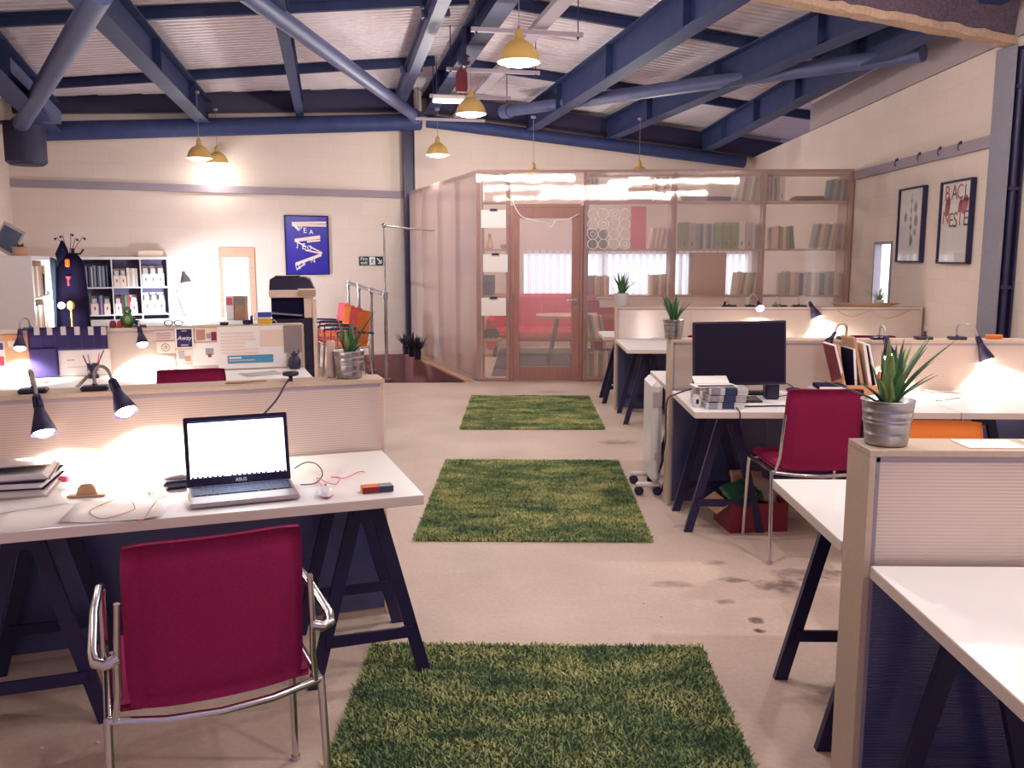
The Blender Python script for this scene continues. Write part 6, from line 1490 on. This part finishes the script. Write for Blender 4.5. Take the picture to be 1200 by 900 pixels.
sheet('paper_sheet', 'white sheets lying behind the black speaker', 900, 459, .35, .16, -.05, .7416)
q = MB(); q.cyl((0, 0, 0), (.24, .02, 0), .004, n=8); q.cyl((.24, .02, 0), (.255, .0215, 0), .004, .0008, n=8); o = q.build('pencil', 'black'); o.location = dB(870, 476, .7465); tag(o, 'dark pencil on the white sheet at the front of the right desk', 'pencil')
q = MB(); q.rbox(0, .25, 0, .07, 0, .018, .003); q.rbox(.02, .23, .01, .06, .018, .022, .002); o = q.build('keyboard_tray', 'blackplastic'); o.location = dB(862, 463, .7416); tag(o, 'flat black box on the sheets between the bundles and speaker', 'box')
cable('monitor_cable', 'thin black cable looping from the monitor to the right', [(1.43, 5.05, .83), (1.50, 5.08, .83), (1.545, 5.10, .80), (1.53, 5.12, .765), (1.46, 5.12, .748)], .003, 'black')
cable('desk_cable', 'black cable falling from the right desk corner down the partition end', [(1.0, 5.12, .80), (.93, 5.10, .79), (.865, 5.15, .755), (.845, 5.3, .70), (.850, 5.38, .55), (.852, 5.40, .40), (.855, 5.7, .10), (.86, 5.78, .006)], .0045, 'black')
cable('desk_cable', 'short black cable hanging over the front edge of the right desk', [(1.13, 4.75, .75), (1.12, 4.66, .749), (1.122, 4.625, .74), (1.124, 4.62, .70)], .0035, 'black')
# dark lumps: mouse beside the red chair
q = MB(); q.sphere((0, 0, .012), .032, 16, 8, sc=(1.5, 1, .5)); o = q.build('computer_mouse', 'blackplastic'); o.location = dB(930, 459); tag(o, 'black mouse on the right desk behind the red chair back', 'mouse')
# wooden file holder with folders
fh = thing('file_holder', 'pale wooden file holder standing at the back of the right desk', 'file holder', (1.83, 5.12, .7415), math.radians(-4))
q = MB(); q.prism([(0, 0), (.24, 0), (.24, .30), (.14, .30), (0, .12)], .012, X=Matrix.Translation((0, 0, 0)), axis='x', d0=0); q.build('side_board', 'oak', fh)
q = MB(); q.prism([(0, 0), (.24, 0), (.24, .14), (.0, .10)], .29, axis='x', d0=.278); q.build('side_board', 'oak', fh)
q = MB(); q.box(.012, .278, 0, .24, 0, .012); q.box(.012, .278, .0, .012, .012, .075); q.box(.012, .278, .228, .24, .012, .16); q.build('tray', 'oak', fh)
for (x, h_, m, ln, lab, nm) in ((.03, .30, 'maroon', -.28, 'maroon folder in the wooden file holder', 'folder'), (.085, .27, 'navy', -.10, 'navy box file with a white label in the wooden holder', 'folder'), (.13, .34, 'card', -.22, 'tall tan card folder leaning in the wooden holder', 'folder'), (.175, .31, 'cream', -.2, 'cream folder between the tan and black ones', 'folder'), (.215, .30, 'black', -.24, 'black folder at the right of the wooden holder', 'folder')):
    t = thing('file_folder', lab, 'folder', (1.83+x, 5.14, .755), 0, 'folders in the wooden holder'); q = MB(); X = Matrix.Rotation(ln, 4, 'Y'); q.rbox(0, .02, 0, .2, 0, h_, .002, X); q.build('cover', m, t); q = MB(); q.rbox(.003, .017, -.001, .199, .004, h_+.004, .001, X); q.build('sheets', 'paper' if m != 'card' else 'card', t)
bsx = dB(975, 455); 
for k in range(4):
    q = MB(); wv = .12-.006*k; q.use(('papergrey', 'greyprint', 'papergrey', 'navy')[k]); q.rbox(-wv/1.3, wv/1.3, 0, .16, 0, .022, .002); q.use('paper'); q.box(-wv/1.3+.003, wv/1.3-.003, -.0012, .1, .004, .018)
    o = q.build('book', None); o.location = (1.72+.004*k, 4.98, .7417+.0225*k); o.rotation_euler = (0, 0, .08*(-1)**k); tag(o, '%s book in the flat pile beside the wooden file holder' % ('bottom', 'second', 'third', 'topmost')[k], 'book', 'flat pile of books')
sheet('paper_sheet', 'white sheets lying before the flat book pile', 1000, 458, .3, .2, .1, .7416)
sheet('paper_sheet', 'crumpled sketch sheet on the bright desk right of the aloe', 1110, 458, .28, .19, -.2, .7416, 'papergrey', curl=.01)
cable('desk_cable', 'thin loose cable on the bright desk right of the aloe', [dB(1085, 464, .745), dB(1100, 467, .745), dB(1096, 470, .745), dB(1112, 468, .745), (dB(1125, 466, .745))], .003, 'greyprint')
q = MB(); q.rbox(0, .10, 0, .03, 0, .028, .006); q.rbox(.01, .03, -.002, 0, .005, .02, .001); o = q.build('orange_box', 'orange'); o.location = (on_B(1160).x, 5.48, 1.056); tag(o, 'small orange box on the partition right of the column lamp', 'box')
q = MB()
for k in range(5): q.tube([(.25*math.cos(a)*(1+.1*k), .05*math.sin(a), .008+.006*k+.004*math.sin(3*a)) for a in (i*math.pi/12 for i in range(25))], .004, 6)
o = q.build('cable_coil', 'card'); o.location = (3.42, 9.03, 1.067); tag(o, 'loose coil of brown cable on the farthest partition under the narrow window', 'cable')
cable('hanging_wire', 'thin brown wire festooned on the front of the farthest partition', [(3.1, 8.94, 1.04), (3.25, 8.93, .97), (3.45, 8.93, 1.03), (3.6, 8.93, .95), (3.85, 8.93, 1.04)], .004, 'card')
# heater
ht = thing('oil_heater', 'white upright panel heater on castors at the end of the middle partition', 'heater', (.832, 5.62, 0))
q = MB(); vs = []; q.rbox(-.036, .036, 0, .42, .09, .76, .03); q.build('body', 'white', ht)
q = MB(); q.rbox(-.03, .03, -.006, 0, .60, .70, .004); q.box(-.012, .012, -.009, -.006, .25, .30); q.build('control_panel', 'papergrey', ht)
for y in (.06, .36):
    q = MB(); q.rbox(-.12, .035, y-.02, y+.02, .055, .085, .008); f = q.build('foot_bar', 'white', ht)
    for x in (-.10, .02): q = MB(); q.cyl((x, y-.018, .03), (x, y+.018, .03), .030, n=16); q.build('castor', 'blackplastic', f)
# box under the desk
ub = thing('cardboard_box', 'dark red box with opened flaps under the monitor desk', 'box', (1.30, 5.02, 0), .12)
q = MB()
for a in ((-.17, .17, -.14, -.135), (-.17, .17, .135, .14), (-.17, -.165, -.135, .135), (.165, .17, -.135, .135)): q.box(a[0], a[1], a[2], a[3], .006, .17)
q.box(-.17, .17, -.14, .14, 0, .006); q.build('carton', 'maroon', ub)
q = MB(); q.rbox(-.10, 0, 0, .27, 0, .005, .001, T(-.17, -.135, .17, 0, 0, math.radians(-35))); q.build('flap', 'card', ub)
q = MB(); q.rbox(0, .10, 0, .27, 0, .005, .001, T(.17, -.135, .17, 0, 0, math.radians(30))); q.build('flap', 'card', ub)
for (dx, dy, dz, rx, ry, m, lab) in ((-.06, -.02, .15, .5, -.2, 'green', 'green crumpled packet sticking out of the dark red box'), (.08, .03, .15, .8, .3, 'papergrey', 'grey crumpled packet at the right of the dark red box'), (.0, .08, .17, 1.1, .1, 'card', 'tan paper standing in the dark red box')):
    q = MB(); n = 8; rr = random.Random(int(dx*100)+9); vs = [((i/n-.5)*.2, (j/n-.5)*.16, rr.uniform(-.012, .012)) for i in range(n+1) for j in range(n+1)]
    vs += [(a, b, c-.02) for a, b, c in vs]; N_ = (n+1)*(n+1); fs = []
    for i in range(n):
        for j in range(n): a = i*(n+1)+j; fs += [(a, a+n+1, a+n+2, a+1), (N_+a, N_+a+1, N_+a+n+2, N_+a+n+1)]
    rim = [i*(n+1) for i in range(n+1)]+[n*(n+1)+j for j in range(1, n+1)]+[i*(n+1)+n for i in range(n-1, -1, -1)]+[j for j in range(n-1, 0, -1)]
    for k in range(len(rim)): a = rim[k]; b = rim[(k+1) % len(rim)]; fs.append((a, N_+a, N_+b, b))
    q.add(vs, fs, True); o = q.build('crumpled_packet', m); o.location = (1.30+dx, 5.02+dy, dz+.06); o.rotation_euler = (rx, ry, .3); tag(o, lab, 'packet')
# chalk crumbs on the floor
for (px, py, lab) in ((755, 707, 'tiny white crumb on the floor above the nearest rug'), (775, 723, 'tiny pale crumb on the floor right of the other crumb'), (115, 871, 'small white crumb on the floor left of the nearest chair'), (49, 878, 'small pale crumb on the floor at the bottom left')):
    p = atz(px, py, 0); q = MB(); q.sphere((0, 0, .004), .005, 8, 6, sc=(1.6, 1, .8)); o = q.build('paper_crumb', 'paper'); o.location = (p.x, p.y, 0); tag(o, lab, 'crumb', 'paper crumbs')

# sheets and cable on the nearest right partition
for x, lab in ((1.17, 'white sheet on top of the nearest right partition, left of the other'), (1.36, 'white sheet on top of the nearest right partition, toward the picture edge')):
    q = MB(); q.rbox(x, x+.16, 2.31, 2.42, 1.0505, 1.0525, .0005); tag(q.build('paper_sheet', 'paper'), lab, 'paper')
cable('partition_cable', 'brown cable bunched behind the clear sheet of the nearest right partition', [(1.16, 2.42, 1.02), (1.24, 2.41, .99), (1.34, 2.41, .975), (1.44, 2.41, .98), (1.36, 2.41, 1.02), (1.30, 2.41, 1.0), (1.44, 2.41, .95), (1.52, 2.41, .93)], .003, 'maroon')
# ------------------------------------------------------------------ camera, world, colour
cd = bpy.data.cameras.new('camera'); cam = bpy.data.objects.new('camera', cd); C.objects.link(cam)
cd.sensor_fit = 'HORIZONTAL'; cd.sensor_width = 36; cd.lens = 36*FPX/1200
cam.location = (0, 0, CH); cam.rotation_euler = (math.pi/2-PIT, 0, YAW)
cd.clip_start = .05
S.camera = cam
w = bpy.data.worlds.new('world'); S.world = w; w.use_nodes = True
bg = w.node_tree.nodes['Background']; bg.inputs[0].default_value = (.58, .54, .88, 1); bg.inputs[1].default_value = .38
S.view_settings.view_transform = 'Standard'; S.view_settings.look = 'None'; S.view_settings.gamma = 1; S.view_settings.use_curve_mapping = False
S.view_settings.exposure = 0.78
S.cycles.use_denoising = True
S.cycles.max_bounces = 7; S.cycles.diffuse_bounces = 4; S.cycles.glossy_bounces = 3; S.cycles.transmission_bounces = 6; S.cycles.transparent_max_bounces = 20
S.cycles.sample_clamp_indirect = 4; S.cycles.sample_clamp_direct = 0
S.cycles.caustics_reflective = False; S.cycles.caustics_refractive = False
